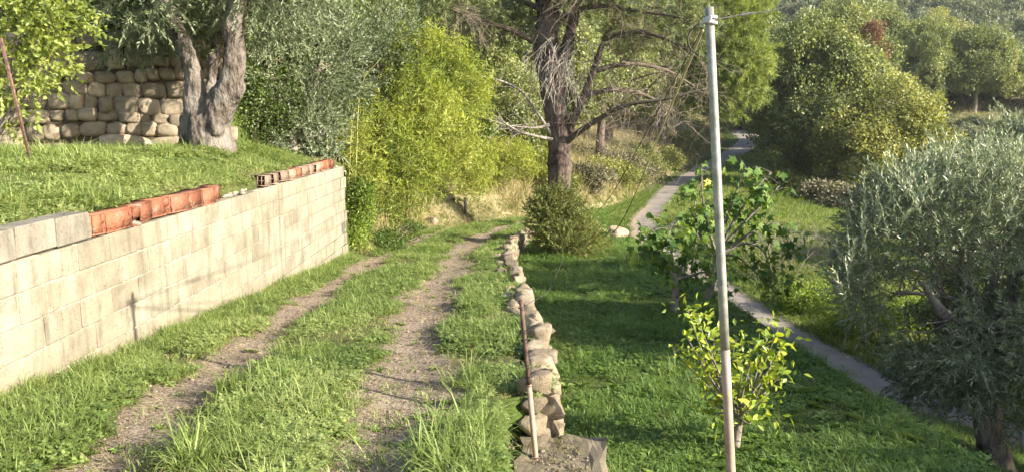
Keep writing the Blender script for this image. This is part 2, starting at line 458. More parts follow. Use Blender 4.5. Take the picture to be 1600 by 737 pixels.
def bark_mat(name, c1, c2, c3=None, sx=14, sz=3.0, strength=.7, dist=.03, patch=2.0):
    m, nt, b = new_mat(name); v = coords(nt, True)
    mp = N(nt, 'ShaderNodeMapping'); mp.inputs['Scale'].default_value = (sx, sx, sz); nt.links.new(v, mp.inputs[0])
    n1 = noise(nt, mp.outputs[0], 1.0, 6, .6); n2 = noise(nt, v, patch, 3)
    r = ramp(nt, [(.3, c1), (.62, c2)]); nt.links.new(n1.outputs['Fac'], r.inputs[0])
    out = r.outputs[0]
    if c3: 
        r2 = ramp(nt, [(.45, (0, 0, 0)), (.62, (1, 1, 1))]); nt.links.new(n2.outputs['Fac'], r2.inputs[0])
        out = mixc(nt, r2.outputs[0], out, c3)
    nt.links.new(out, b.inputs['Base Color']); b.inputs['Roughness'].default_value = .9; b.inputs['Specular IOR Level'].default_value = .15
    bump(nt, b, n1.outputs['Fac'], strength, dist); return m
def plain_mat(name, c1, c2, scale=8, rough=.85, strength=.3, dist=.01, metal=0.0, rand=0.0, stops=(.35, .65), obj=True, spec=.25):
    m, nt, b = new_mat(name); v = coords(nt, obj)
    if rand:
        oi = N(nt, 'ShaderNodeObjectInfo'); ad = N(nt, 'ShaderNodeVectorMath', operation='ADD'); sc_ = N(nt, 'ShaderNodeVectorMath', operation='SCALE')
        sc_.inputs[0].default_value = (31, 17, 53); nt.links.new(oi.outputs['Random'], sc_.inputs['Scale']); nt.links.new(v, ad.inputs[0]); nt.links.new(sc_.outputs[0], ad.inputs[1]); v = ad.outputs[0]
    n1 = noise(nt, v, scale, 6, .6); r = ramp(nt, [(stops[0], c1), (stops[1], c2)]); nt.links.new(n1.outputs['Fac'], r.inputs[0])
    out = r.outputs[0]
    if rand:
        mm = N(nt, 'ShaderNodeMapRange'); mm.inputs['To Min'].default_value = 1 - rand; mm.inputs['To Max'].default_value = 1 + rand * .6
        nt.links.new(oi.outputs['Random'], mm.inputs[0])
        cc = N(nt, 'ShaderNodeCombineColor'); [nt.links.new(mm.outputs[0], cc.inputs[k]) for k in range(3)]
        out = mixc(nt, 1.0, out, cc.outputs[0], 'MULTIPLY')
    nt.links.new(out, b.inputs['Base Color']); b.inputs['Roughness'].default_value = rough; b.inputs['Metallic'].default_value = metal; b.inputs['Specular IOR Level'].default_value = spec
    if strength: bump(nt, b, n1.outputs['Fac'], strength, dist)
    return m

M = {}
M['grass']   = leaf_mat('grass', (.09, .135, .03), (.19, .255, .065), (.34, .375, .14), .35, .45, .3, inst=True)
M['grass2']  = leaf_mat('field_grass', (.07, .12, .024), (.13, .21, .045), (.24, .30, .085), .35, .5, .25, inst=True)
M['drygrass']= leaf_mat('dry_grass', (.20, .19, .07), (.33, .29, .13), (.48, .42, .22), .3, .6, .2, (1.1, 1, .8), inst=True)
M['bankgrass']= leaf_mat('bank_grass', (.08, .13, .025), (.16, .22, .05), (.30, .30, .10), .35, .5, .25, inst=True)
M['olive']   = leaf_mat('olive_leaf', (.06, .08, .035), (.13, .16, .075), (.29, .315, .19), .18, .42, .45, (1.2, 1.3, .8))
M['olive_r'] = leaf_mat('olive_leaf_grey', (.085, .105, .055), (.18, .205, .105), (.40, .42, .28), .18, .42, .45, (1.2, 1.3, .8))
M['bamboo']  = leaf_mat('bamboo_leaf', (.13, .17, .03), (.28, .33, .06), (.46, .47, .13), .4, .45, .3, (1.3, 1.25, .6))
M['laurel']  = leaf_mat('shrub_leaf', (.055, .085, .02), (.11, .155, .035), (.22, .26, .07), .3, .4, .4)
M['oak']     = leaf_mat('oak_leaf', (.085, .11, .04), (.18, .21, .08), (.32, .34, .15), .3, .5, .25)
M['oak_y']   = leaf_mat('oak_leaf_yellowing', (.12, .135, .04), (.245, .26, .085), (.42, .41, .17), .32, .5, .25)
M['oak_red'] = leaf_mat('leaf_russet', (.10, .055, .025), (.19, .10, .05), (.27, .16, .09), .25, .6, .2, (1.2, .9, .8))
M['needle']  = leaf_mat('pine_needle', (.075, .10, .035), (.165, .195, .075), (.31, .325, .15), .2, .5, .3)
M['needle_l']= leaf_mat('light_pine_needle', (.10, .14, .035), (.20, .25, .065), (.34, .37, .12), .3, .5, .25)
M['elm']     = leaf_mat('sapling_leaf', (.15, .19, .045), (.27, .315, .075), (.41, .43, .14), .4, .45, .35)
M['bush']    = leaf_mat('bush_leaf', (.09, .105, .03), (.18, .20, .06), (.31, .32, .12), .3, .5, .25)
M['weed']    = leaf_mat('weed_leaf', (.07, .12, .02), (.16, .23, .035), (.30, .36, .07), .4, .45, .3)
M['bankleaf'] = leaf_mat('bank_leaf', (.11, .13, .03), (.21, .23, .06), (.36, .36, .13), .3, .5, .25)
M['farwood'] = leaf_mat('hillside_leaf', (.07, .09, .05), (.145, .165, .09), (.28, .29, .18), .2, .6, .15, inst=True)
M['scrub']   = leaf_mat('scrub_leaf', (.09, .085, .045), (.17, .155, .085), (.30, .27, .17), .2, .7, .15, (1, 1, .9))
M['citrus']  = obj_leaf_mat('citrus_leaf', (.12, .19, .018), (.26, .33, .03), (.42, .44, .055), .35, .5, .25)
M['pebble']  = leaf_mat('pebble', (.07, .056, .043), (.16, .125, .095), (.28, .235, .185), 0.0, .9, .1, inst=True)
M['citrus_s']= leaf_mat('citrus_small_leaf', (.10, .16, .018), (.22, .29, .03), (.38, .41, .055), .35, .35, .5)
M['fig']     = obj_leaf_mat('fig_leaf', (.055, .11, .025), (.10, .17, .035), (.19, .26, .05), .3, .6, .15)
M['fig_s']   = leaf_mat('fig_small_leaf', (.055, .11, .025), (.10, .17, .035), (.19, .26, .05), .3, .6, .15)
M['fig_y']   = obj_leaf_mat('fig_leaf_yellow', (.42, .40, .03), (.5, .46, .04), (.55, .5, .05), .35, .45, .3)
M['culm']    = plain_mat('bamboo_culm', (.20, .20, .06), (.38, .34, .11), 5, .5, .1)
M['olivebark']= bark_mat('olive_bark', (.025, .02, .016), (.165, .135, .11), (.22, .19, .16), 15, 7, 1.0, .09, 3.0)
M['olivebark_d']= bark_mat('olive_bark_dark', (.07, .055, .045), (.24, .20, .16), (.36, .30, .24), 16, 5, 1.0, .05, 3.0)
M['pinebark']= bark_mat('pine_bark', (.022, .015, .012), (.135, .095, .078), (.17, .13, .11), 15, 2.6, 1.0, .08, 1.2)
M['deadwood']= bark_mat('dead_wood', (.19, .16, .13), (.40, .35, .295), None, 20, 4, .4, .01)
M['twig']    = bark_mat('twig', (.12, .095, .07), (.27, .22, .165), None, 20, 4, .3, .01)
M['twigdark']= bark_mat('branch_bark', (.06, .045, .035), (.15, .12, .09), None, 20, 4, .5, .01)
M['greybark']= bark_mat('grey_bark', (.11, .09, .07), (.26, .22, .18), None, 18, 6, .6, .02)
M['soil']    = plain_mat('soil', (.10, .075, .05), (.22, .165, .11), 6, .95, .6, .03, obj=False)
M['earth']   = plain_mat('dark_earth', (.035, .027, .018), (.09, .068, .045), 9, .95, .6, .02)
M['rust']    = plain_mat('rusty_iron', (.07, .04, .03), (.17, .105, .08), 30, .8, .4, .003, .2)
M['rustpink']= plain_mat('rusty_tube', (.30, .19, .13), (.42, .29, .21), 18, .7, .2, .002, .1)
M['wire']    = plain_mat('wire', (.025, .022, .02), (.06, .05, .04), 20, .6, 0, obj=True)
M['rope']    = plain_mat('rope', (.38, .30, .17), (.5, .41, .26), 60, .9, .3, .002)
M['cloth']   = plain_mat('cloth_strip', (.42, .42, .45), (.6, .6, .61), 25, .8, .3, .004)
M['galv']    = plain_mat('galvanised_tube', (.18, .172, .145), (.33, .32, .275), 14, .5, .1, .002, .2, spec=.4)
M['sleeve']  = plain_mat('primed_tube', (.27, .19, .14), (.38, .29, .23), 12, .6, .1, .002, .1)
M['mortar']  = plain_mat('mortar', (.15, .125, .09), (.34, .295, .225), 14, .95, .6, .01, 0, .06)
M['chalk']   = plain_mat('pale_stone', (.36, .31, .22), (.58, .52, .40), 7, .9, .6, .015, 0, .12)

def block_mat(name, c_lo, c_hi, stain):
    """coarse concrete block: aggregate speckle, pits, grey weather stains and runs"""
    m, nt, b = new_mat(name); v = coords(nt); oi = N(nt, 'ShaderNodeObjectInfo')
    n1 = noise(nt, v, 3.2, 5, .6); n2 = noise(nt, v, 55, 3, .7); n3 = noise(nt, v, 150, 2, .6)
    mp = N(nt, 'ShaderNodeMapping'); mp.inputs['Scale'].default_value = (1, 6.5, .8); nt.links.new(v, mp.inputs[0])
    run = noise(nt, mp.outputs[0], 1.6, 4, .6)
    r = ramp(nt, [(.32, c_lo), (.66, c_hi)]); nt.links.new(n1.outputs['Fac'], r.inputs[0])
    mm = N(nt, 'ShaderNodeMapRange'); mm.inputs['To Min'].default_value = .84; mm.inputs['To Max'].default_value = 1.06; nt.links.new(oi.outputs['Random'], mm.inputs[0])
    cc = N(nt, 'ShaderNodeCombineColor'); [nt.links.new(mm.outputs[0], cc.inputs[k]) for k in range(3)]
    c = mixc(nt, 1.0, r.outputs[0], cc.outputs[0], 'MULTIPLY')
    rr = ramp(nt, [(.52, (0, 0, 0)), (.70, (1, 1, 1))]); nt.links.new(run.outputs['Fac'], rr.inputs[0])
    f = N(nt, 'ShaderNodeMath', operation='MULTIPLY'); f.inputs[1].default_value = .68; nt.links.new(rr.outputs[0], f.inputs[0])
    c = mixc(nt, f.outputs[0], c, stain)
    sp_ = ramp(nt, [(.30, (.45, .42, .38)), (.44, (1, 1, 1))]); nt.links.new(n2.outputs['Fac'], sp_.inputs[0])
    c = mixc(nt, .8, c, sp_.outputs[0], 'MULTIPLY')
    pn = noise(nt, v, 7.5, 5, .7); pr = ramp(nt, [(.56, (0, 0, 0)), (.64, (1, 1, 1))]); nt.links.new(pn.outputs['Fac'], pr.inputs[0])
    pf = N(nt, 'ShaderNodeMath', operation='MULTIPLY'); pf.inputs[1].default_value = .45; nt.links.new(pr.outputs[0], pf.inputs[0]); c = mixc(nt, pf.outputs[0], c, stain)
    # soil splashed up from the sloping track
    sx = N(nt, 'ShaderNodeSeparateXYZ'); nt.links.new(v, sx.inputs[0]); hy = N(nt, 'ShaderNodeMath', operation='MULTIPLY_ADD'); hy.inputs[1].default_value = .085; nt.links.new(sx.outputs[1], hy.inputs[0]); nt.links.new(sx.outputs[2], hy.inputs[2])
    hn = N(nt, 'ShaderNodeMath', operation='MULTIPLY_ADD'); hn.inputs[1].default_value = -.35; nt.links.new(n1.outputs['Fac'], hn.inputs[0]); nt.links.new(hy.outputs[0], hn.inputs[2])
    hm = N(nt, 'ShaderNodeMapRange'); hm.inputs['From Min'].default_value = -1.42; hm.inputs['From Max'].default_value = -1.22; hm.inputs['To Min'].default_value = .55; hm.inputs['To Max'].default_value = 0.0; nt.links.new(hn.outputs[0], hm.inputs[0])
    c = mixc(nt, hm.outputs[0], c, (.17, .135, .085))
    nt.links.new(c, b.inputs['Base Color']); b.inputs['Roughness'].default_value = .95; b.inputs['Specular IOR Level'].default_value = .1
    h = N(nt, 'ShaderNodeMath', operation='ADD'); nt.links.new(n2.outputs['Fac'], h.inputs[0]); nt.links.new(n3.outputs['Fac'], h.inputs[1])
    bump(nt, b, h.outputs[0], .55, .006); return m
M['block'] = block_mat('concrete_block', (.195, .168, .12), (.305, .27, .20), (.115, .098, .072))
M['block_grey'] = block_mat('weathered_block', (.16, .142, .11), (.265, .235, .185), (.095, .084, .066))

M['slab'] = block_mat('old_concrete', (.07, .063, .052), (.15, .135, .11), (.05, .043, .033))

def stone_mat(name, c1, c2, c3, lich):
    m, nt, b = new_mat(name); v0 = coords(nt, True); oi = N(nt, 'ShaderNodeObjectInfo')
    sc_ = N(nt, 'ShaderNodeVectorMath', operation='SCALE'); sc_.inputs[0].default_value = (31, 17, 53); nt.links.new(oi.outputs['Random'], sc_.inputs['Scale'])
    ad = N(nt, 'ShaderNodeVectorMath', operation='ADD'); nt.links.new(v0, ad.inputs[0]); nt.links.new(sc_.outputs[0], ad.inputs[1]); v = ad.outputs[0]
    n1 = noise(nt, v, 2.2, 6, .62); n2 = noise(nt, v, 9, 5, .65); n3 = noise(nt, v, 28, 4, .6)
    r = ramp(nt, [(.28, c1), (.5, c2), (.72, c3)]); nt.links.new(n1.outputs['Fac'], r.inputs[0])
    mm = N(nt, 'ShaderNodeMapRange'); mm.inputs['To Min'].default_value = .62; mm.inputs['To Max'].default_value = 1.22; nt.links.new(oi.outputs['Random'], mm.inputs[0])
    cc = N(nt, 'ShaderNodeCombineColor'); [nt.links.new(mm.outputs[0], cc.inputs[k]) for k in range(3)]
    c = mixc(nt, 1.0, r.outputs[0], cc.outputs[0], 'MULTIPLY')
    l = ramp(nt, [(.55, (0, 0, 0)), (.66, (1, 1, 1))]); nt.links.new(n2.outputs['Fac'], l.inputs[0])
    f = N(nt, 'ShaderNodeMath', operation='MULTIPLY'); f.inputs[1].default_value = .6; nt.links.new(l.outputs[0], f.inputs[0])
    c = mixc(nt, f.outputs[0], c, lich)
    nt.links.new(c, b.inputs['Base Color']); b.inputs['Roughness'].default_value = .93; b.inputs['Specular IOR Level'].default_value = .12
    h = N(nt, 'ShaderNodeMath', operation='ADD'); nt.links.new(n2.outputs['Fac'], h.inputs[0]); nt.links.new(n3.outputs['Fac'], h.inputs[1])
    bump(nt, b, h.outputs[0], .8, .03); return m
M['brick'] = stone_mat('red_hollow_brick', (.21, .075, .042), (.28, .11, .062), (.33, .155, .10), (.29, .225, .17))
M['brickold'] = stone_mat('dusty_hollow_brick', (.24, .12, .075), (.29, .20, .14), (.34, .27, .205), (.24, .205, .155))
M['ochre'] = stone_mat('ochre_sandstone', (.22, .17, .115), (.33, .265, .185), (.41, .345, .255), (.21, .19, .155))
M['ochre_pale'] = stone_mat('pale_sandstone', (.36, .27, .165), (.48, .39, .26), (.56, .48, .35), (.34, .30, .225))
M['drystone'] = stone_mat('field_stone', (.19, .145, .095), (.31, .245, .165), (.42, .35, .255), (.17, .145, .11))

def ground_mat():
    m, nt, b = new_mat('turf'); v = coords(nt)
    a = N(nt, 'ShaderNodeAttribute', attribute_name='dry'); n1 = noise(nt, v, 1.1, 6, .6); n2 = noise(nt, v, 14, 5, .65); n3 = noise(nt, v, .09, 4)
    g = ramp(nt, [(.3, (.045, .055, .016)), (.5, (.065, .095, .02)), (.7, (.12, .125, .04))]); nt.links.new(n1.outputs['Fac'], g.inputs[0])
    d = ramp(nt, [(.32, (.12, .10, .045)), (.5, (.24, .19, .10)), (.7, (.36, .30, .18))]); nt.links.new(n1.outputs['Fac'], d.inputs[0])
    ad = N(nt, 'ShaderNodeMath', operation='ADD'); nt.links.new(a.outputs['Fac'], ad.inputs[0])
    sb = N(nt, 'ShaderNodeMapRange'); sb.inputs['From Min'].default_value = .3; sb.inputs['From Max'].default_value = .7; sb.inputs['To Min'].default_value = -.35; sb.inputs['To Max'].default_value = .35
    nt.links.new(n3.outputs['Fac'], sb.inputs[0]); nt.links.new(sb.outputs[0], ad.inputs[1]); ad.use_clamp = True
    c = mixc(nt, ad.outputs[0], g.outputs[0], d.outputs[0])
    sp_ = ramp(nt, [(.35, (.55, .55, .55)), (.6, (1.1, 1.1, 1.1))]); nt.links.new(n2.outputs['Fac'], sp_.inputs[0])
    c = mixc(nt, .8, c, sp_.outputs[0], 'MULTIPLY')
    nt.links.new(c, b.inputs['Base Color']); b.inputs['Roughness'].default_value = .95; b.inputs['Specular IOR Level'].default_value = .1
    bump(nt, b, n2.outputs['Fac'], .8, .05); return m
def path_mat():
    m, nt, b = new_mat('dirt_track'); v = coords(nt)
    a = N(nt, 'ShaderNodeAttribute', attribute_name='bare'); n1 = noise(nt, v, 2.3, 6, .65); n2 = noise(nt, v, 38, 4, .7)
    vo = N(nt, 'ShaderNodeTexVoronoi', Scale=55.0); nt.links.new(v, vo.inputs['Vector'])
    vo2 = N(nt, 'ShaderNodeTexVoronoi', Scale=24.0); nt.links.new(v, vo2.inputs['Vector'])
    soil = ramp(nt, [(.3, (.10, .074, .05)), (.5, (.195, .148, .105)), (.72, (.30, .24, .175))]); nt.links.new(n1.outputs['Fac'], soil.inputs[0])
    litter = ramp(nt, [(.36, (.055, .037, .024)), (.5, (.22, .16, .11)), (.62, (.42, .335, .25))]); nt.links.new(n2.outputs['Fac'], litter.inputs[0])
    c = mixc(nt, .55, soil.outputs[0], litter.outputs[0])
    peb = ramp(nt, [(.0, (1, 1, 1)), (.16, (1, 1, 1)), (.26, (0, 0, 0))]); nt.links.new(vo.outputs['Distance'], peb.inputs[0])
    sep = N(nt, 'ShaderNodeSeparateColor'); nt.links.new(vo.outputs['Color'], sep.inputs[0])
    gt = N(nt, 'ShaderNodeMath', operation='GREATER_THAN'); gt.inputs[1].default_value = .72; nt.links.new(sep.outputs[0], gt.inputs[0])
    mu = N(nt, 'ShaderNodeMath', operation='MULTIPLY'); nt.links.new(gt.outputs[0], mu.inputs[0]); nt.links.new(peb.outputs[0], mu.inputs[1])
    c = mixc(nt, mu.outputs[0], c, (.46, .41, .34))
    turf = ramp(nt, [(.3, (.055, .05, .022)), (.5, (.085, .085, .03)), (.7, (.16, .14, .065))]); nt.links.new(n1.outputs['Fac'], turf.inputs[0])
    c = mixc(nt, a.outputs['Fac'], turf.outputs[0], c)
    nt.links.new(c, b.inputs['Base Color']); b.inputs['Roughness'].default_value = .95; b.inputs['Specular IOR Level'].default_value = .1
    h = N(nt, 'ShaderNodeMath', operation='ADD'); nt.links.new(n2.outputs['Fac'], h.inputs[0]); nt.links.new(mu.outputs[0], h.inputs[1])
    bump(nt, b, h.outputs[0], .9, .02); return m
def lane_mat():
    m, nt, b = new_mat('worn_concrete_lane'); v = coords(nt)
    n1 = noise(nt, v, .8, 6, .6); n2 = noise(nt, v, 20, 4, .7); vo = N(nt, 'ShaderNodeTexVoronoi', Scale=1.3, feature='DISTANCE_TO_EDGE'); nt.links.new(v, vo.inputs['Vector'])
    a = N(nt, 'ShaderNodeAttribute', attribute_name='verge')
    c0 = ramp(nt, [(.32, (.15, .122, .096)), (.55, (.225, .19, .155)), (.75, (.30, .262, .22))]); nt.links.new(n1.outputs['Fac'], c0.inputs[0])
    ck = ramp(nt, [(.0, (.3, .28, .25)), (.025, (1, 1, 1))]); nt.links.new(vo.outputs['Distance'], ck.inputs[0])
    c = mixc(nt, .3, c0.outputs[0], ck.outputs[0], 'MULTIPLY')
    e = ramp(nt, [(.35, (.30, .20, .13)), (.65, (.42, .30, .20))]); nt.links.new(n2.outputs['Fac'], e.inputs[0])
    c = mixc(nt, a.outputs['Fac'], c, e.outputs[0])
    nt.links.new(c, b.inputs['Base Color']); b.inputs['Roughness'].default_value = .9
    bump(nt, b, n2.outputs['Fac'], .5, .01); return m
M['turf'], M['path'], M['lane'] = ground_mat(), path_mat(), lane_mat()

# ------------------------------------------------------------------ ground, path, lane
def build_ground():
    ys = np.concatenate([np.linspace(-25, 1.6, 18), np.arange(1.8, 16.2, .13), np.arange(16.4, 42, .32), np.geomspace(42.5, 700, 62)])
    def ctrl(y):
        xe, xs, xl, w, xb = xedge(y), xstep(y), xlane(y), wlane(y), xbrow(y)
        return [np.full_like(y, -600), xe - 45, xe - 9, xe - 1.5, xe - .045, xe, xs - .15, xs - .02, xs + .02, xb, xl - w, xl + w, xl + w + 7, xl + w + 60, np.full_like(y, 900)]
    C = np.stack(ctrl(ys)); cnt = [14, 30, 58, 14, 1, 22, 2, 1, 18, 30, 6, 28, 44, 24]
    cols = []
    for k, n in enumerate(cnt):
        for j in range(n):
            t = j / n; 
            if k == 0: t = 1 - (1 - t) ** 2.2
            if k == len(cnt) - 1: t = t ** 2.2
            cols.append(C[k] + (C[k + 1] - C[k]) * t)
    cols.append(C[-1])
    X = np.stack(cols, 1); Y = np.repeat(ys[:, None], X.shape[1], 1)
    Z = H(X, Y)
    inp = smooth(0.0, .12, X - xedge(Y)) * smooth(.1, .25, xstep(Y) - X) * smooth(38, 36.5, Y) * smooth(1.0, 2.0, Y)
    Z = Z - .13 * inp
    onlane = (np.abs(X - xlane(Y)) < wlane(Y) * .9) & (Y > 5) & (Y < 116)
    Z = np.where(onlane, Z - .05, Z)
    s = xedge(Y) - X
    dry = .85 * smooth(1.2, 5, s) * smooth(26, 36, Y) + .4 * smooth(14, 26, X - xlane(Y)) * smooth(48, 70, Y) + .95 * smooth(-.5, .3, s) * smooth(3.4, 1.8, s) * smooth(15, 19, Y) + .35 * (np.abs(s) < .3) * (Y < 13.5)
    r, c = X.shape; idx = np.arange(r * c).reshape(r, c)
    Q = np.stack([idx[:-1, :-1], idx[:-1, 1:], idx[1:, 1:], idx[1:, :-1]], -1).reshape(-1, 4)
    me = mesh_np('ground', np.stack([X, Y, Z], -1).reshape(-1, 3), Q, M['turf'], None, True, {'dry': np.clip(dry, 0, 1)})
    tag(link('ground', me), kind='structure')
build_ground()
def build_path():
    ys = np.concatenate([np.arange(1.6, 16, .07), np.arange(16, 37.6, .2)]); t = np.linspace(0, 1, 78)
    Y = np.repeat(ys[:, None], len(t), 1); a, b = xedge(Y) + .015, xstep(Y) - .12
    X = a + (b - a) * t[None]
    Z = G(np.clip(X, xedge(Y) + .02, xstep(Y) - .13), Y) + .02 * (noise2(X, Y, 7, 2.0) - .5) + .012 * (noise2(X, Y, 25, 4.0) - .5)
    Z = Z - .35 * (t[None] > .995) - .2 * smooth(36.5, 37.6, Y)
    r, c = X.shape; idx = np.arange(r * c).reshape(r, c)
    Q = np.stack([idx[:-1, :-1], idx[:-1, 1:], idx[1:, 1:], idx[1:, :-1]], -1).reshape(-1, 4)
    bare = np.clip(tracks(X, Y) + .35 * smooth(.5, .75, noise2(X, Y, 1.6, 12.0)), 0, 1)
    me = mesh_np('dirt_path', np.stack([X, Y, Z], -1).reshape(-1, 3), Q, M['path'], None, True, {'bare': bare})
    tag(link('dirt_path', me), kind='structure')
build_path()
def build_lane():
    ys = np.concatenate([np.arange(5.5, 40, .25), np.arange(40, 118, .8)]); c = np.stack([xlane(ys), ys], 1)
    k = np.ones(9) / 9; c[4:-4, 0] = np.convolve(c[:, 0], k, 'valid')
    t = np.gradient(c, axis=0); t /= np.linalg.norm(t, axis=1)[:, None]; nr = np.stack([t[:, 1], -t[:, 0]], 1)
    u = np.linspace(-1, 1, 13); w = wlane(ys)[:, None] * (1 + .5 * (noise2(ys, ys * 0, 1.3, 2.0, 3)[:, None] - .5) * np.sign(u)[None] + .3 * (noise2(ys, ys * 0 + 9, 2.1, 5.0, 3)[:, None] - .5))
    X = c[:, 0:1] + nr[:, 0:1] * u[None] * w; Y = c[:, 1:2] + nr[:, 1:2] * u[None] * w
    Z = H(X, Y, False); Z = np.minimum(Z, zlane(ys)[:, None] + .12) + .03 - .10 * (np.abs(u[None]) > .97)
    verge = np.clip(smooth(.0, .9, -u[None]) * smooth(19, 24, Y) * smooth(46, 36, Y) + smooth(.7, 1.0, np.abs(u[None])) * .7, 0, 1)
    r, cc = X.shape; idx = np.arange(r * cc).reshape(r, cc)
    Q = np.stack([idx[:-1, :-1], idx[:-1, 1:], idx[1:, 1:], idx[1:, :-1]], -1).reshape(-1, 4)
    me = mesh_np('lane', np.stack([X, Y, Z], -1).reshape(-1, 3), Q, M['lane'], None, True, {'verge': verge})
    tag(link('lane', me), kind='structure')
build_lane()

# ------------------------------------------------------------------ block retaining wall with bricks on top
def rough_box(sx, sy, sz, seed, bev=.008, rough=.004, cuts=0):
    bm = bmesh.new(); bmesh.ops.create_cube(bm, size=1)
    bmesh.ops.scale(bm, vec=(sx, sy, sz), verts=bm.verts)
    if cuts: bmesh.ops.subdivide_edges(bm, edges=bm.edges[:], cuts=cuts, use_grid_fill=True)
    else: bmesh.ops.bevel(bm, geom=bm.edges[:], offset=bev, segments=1, affect='EDGES')
    co = np.array([v.co[:] for v in bm.verts]); d = np.stack([noise3(co * 11 + seed * 3.1 + k * 9) - .5 for k in range(3)], 1) * rough * 2
    for v, q in zip(bm.verts, d): v.co += Vector(q)
    bmesh.ops.triangulate(bm, faces=bm.faces[:])
    me = bpy.data.meshes.new('piece'); bm.to_mesh(me); bm.free(); return me
def boxes_mesh(name, boxes, mat):
    a = Acc()
    for (x0, x1, y0, y1, z0, z1) in boxes:
        V = np.array([[x, y, z] for x in (x0, x1) for y in (y0, y1) for z in (z0, z1)], float)
        a.add(V, np.array([[0, 1, 3], [0, 3, 2], [4, 6, 7], [4, 7, 5], [0, 4, 5], [0, 5, 1], [2, 3, 7], [2, 7, 6], [0, 2, 6], [0, 6, 4], [1, 5, 7], [1, 7, 3]]))
    return a.mesh(name, mat)

XW, TOPZ, BH, BL, Y0W, Y1W = -3.0, -.775, .2, .405, 3.0, 13.3      # face, top, block height and length
bw = thing('block_wall', (XW, 8.2, float(zpath(8.2))), 'cream concrete block retaining wall beside the grassy track', 'wall'); bw['kind'] = 'thing'
O = np.array(bw.location); bw.rotation_euler = (.0104, 0, 0)
blk = []
for k in range(5):
    me = rough_box(.2, BL - .011, BH - .010, k, .007, .003); me.materials.append(M['block']); blk.append(me)
blkh = []
for k in range(2):
    me = rough_box(.2, BL / 2 - .011, BH - .010, k + 9, .007, .003); me.materials.append(M['block']); blkh.append(me)
blkg = []
for k in range(3):
    me = rough_box(.2, BL - .009, BH - .012, k + 20, .009, .005); me.materials.append(M['block_grey']); blkg.append(me)
random.seed(3)
for c in range(10):
    zc = TOPZ - BH * (c + .5); off = (c % 2) * BL / 2 + random.uniform(-.05, .05)
    y = Y0W - off
    while y < Y1W - .05:
        L = min(BL, Y1W - y); mid = y + L / 2
        if zc + BH / 2 > zpath(mid) - .04 and mid > Y0W:
            if L > BL * .7: o = link('concrete_block', random.choice(blk), bw)
            else: o = link('concrete_block', random.choice(blkh), bw)
            if L < BL * .99: o.scale = (1, L / (BL if L > BL * .7 else BL / 2), 1)
            o.location = (XW - .1 + random.uniform(-.004, .004) - O[0] + (.02 * random.uniform(-1, 1) if y + L > Y1W - .1 else 0), mid - O[1] + (random.uniform(-.03, .03) if y + L > Y1W - .1 else 0), zc + random.uniform(-.002, .002) - O[2])
            o.rotation_euler = (random.uniform(-.006, .006), 0, random.choice((0, math.pi)) + random.uniform(-.006, .006))
        y += BL
y = 5.25 - 6 * BL
for k in range(6):
    o = link('coping_block', random.choice(blkg), bw); o.location = (XW - .105 - O[0], y + BL / 2 - O[1], TOPZ + BH / 2 + .003 - O[2]); o.rotation_euler = (0, random.uniform(-.015, .015), random.uniform(-.012, .012)); y += BL
YB = y + .01
bx = [(-.196, -.009, Y0W - O[1], Y1W - .05 - O[1], -2.75 - O[2], TOPZ - .006 - O[2])]
o = link('mortar_bed', boxes_mesh('mortar_bed', bx, M['mortar']), bw)

def hollow_brick(L, Wd, Hh, seed, broken=0, mat='brick'):
    """thin-walled clay block with cells running along its length"""
    r = random.Random(seed); t = .011; b = []
    b.append((-Wd / 2, Wd / 2, -L / 2, L / 2, -Hh / 2, -Hh / 2 + t)); b.append((-Wd / 2, Wd / 2, -L / 2, L / 2, Hh / 2 - t, Hh / 2))
    b.append((-Wd / 2, -Wd / 2 + t, -L / 2, L / 2, -Hh / 2 + t, Hh / 2 - t))
    if broken == 0: b.append((Wd / 2 - t, Wd / 2, -L / 2, L / 2, -Hh / 2 + t, Hh / 2 - t))
    elif broken == 1: b.append((Wd / 2 - t, Wd / 2, -L / 2, L * .2, -Hh / 2 + t, Hh / 2 - t)); b.append((Wd / 2 - t, Wd / 2, L * .2, L / 2, Hh * .05, Hh / 2 - t))
    else: b.append((Wd / 2 - t, Wd / 2, -L / 2, -L * .12, -Hh * .1, Hh / 2 - t)); b.append((Wd / 2 - t, Wd / 2, -L * .12, L / 2, -Hh / 2 + t, Hh / 2 - t))
    for f in (-1 / 6, 1 / 6): b.append((Wd * f - t * .4, Wd * f + t * .4, -L / 2 + .002, L / 2 - .002, -Hh / 2 + t, Hh / 2 - t))
    b.append((-Wd / 2 + t, Wd / 2 - t, -L / 2 + .004, L / 2 - .004, -t * .4, t * .4))
    if mat == 'brick': b += [(-Wd / 2 + t, Wd / 2 - t, -L / 2, -L / 2 + t * .6, -Hh / 2 + t, Hh / 2 - t), (-Wd / 2 + t, Wd / 2 - t, L / 2 - t * .6, L / 2, -Hh / 2 + t, Hh / 2 - t)]
    me = boxes_mesh('hollow_brick', b, M[mat])
    co = np.empty(len(me.vertices) * 3, np.float32); me.vertices.foreach_get('co', co); co = co.reshape(-1, 3)
    co += (np.stack([noise3(co * 9 + seed + 7 * k) - .5 for k in range(3)], 1) * .008).astype(np.float32)
    me.vertices.foreach_set('co', co.ravel()); return me
bks = [(.16, 1), (.38, 0), (.33, 2), (.32, 1), (.33, 0), (.32, 0), (.30, 0), (.17, 0)]
y = YB + .02
for k, (L, br) in enumerate(bks):
    o = link('hollow_brick', hollow_brick(L, .15, .155, k, br), bw)
    o.location = (XW - .085 - O[0] + random.uniform(-.012, .012), y + L / 2 - O[1], TOPZ + .085 + random.uniform(-.006, .008) - O[2])
    o.rotation_euler = (random.uniform(-.05, .05), random.uniform(-.05, .05), random.uniform(-.06, .06)); y += L + random.choice((.004, .006, .014))
YB2 = y
y = 9.1
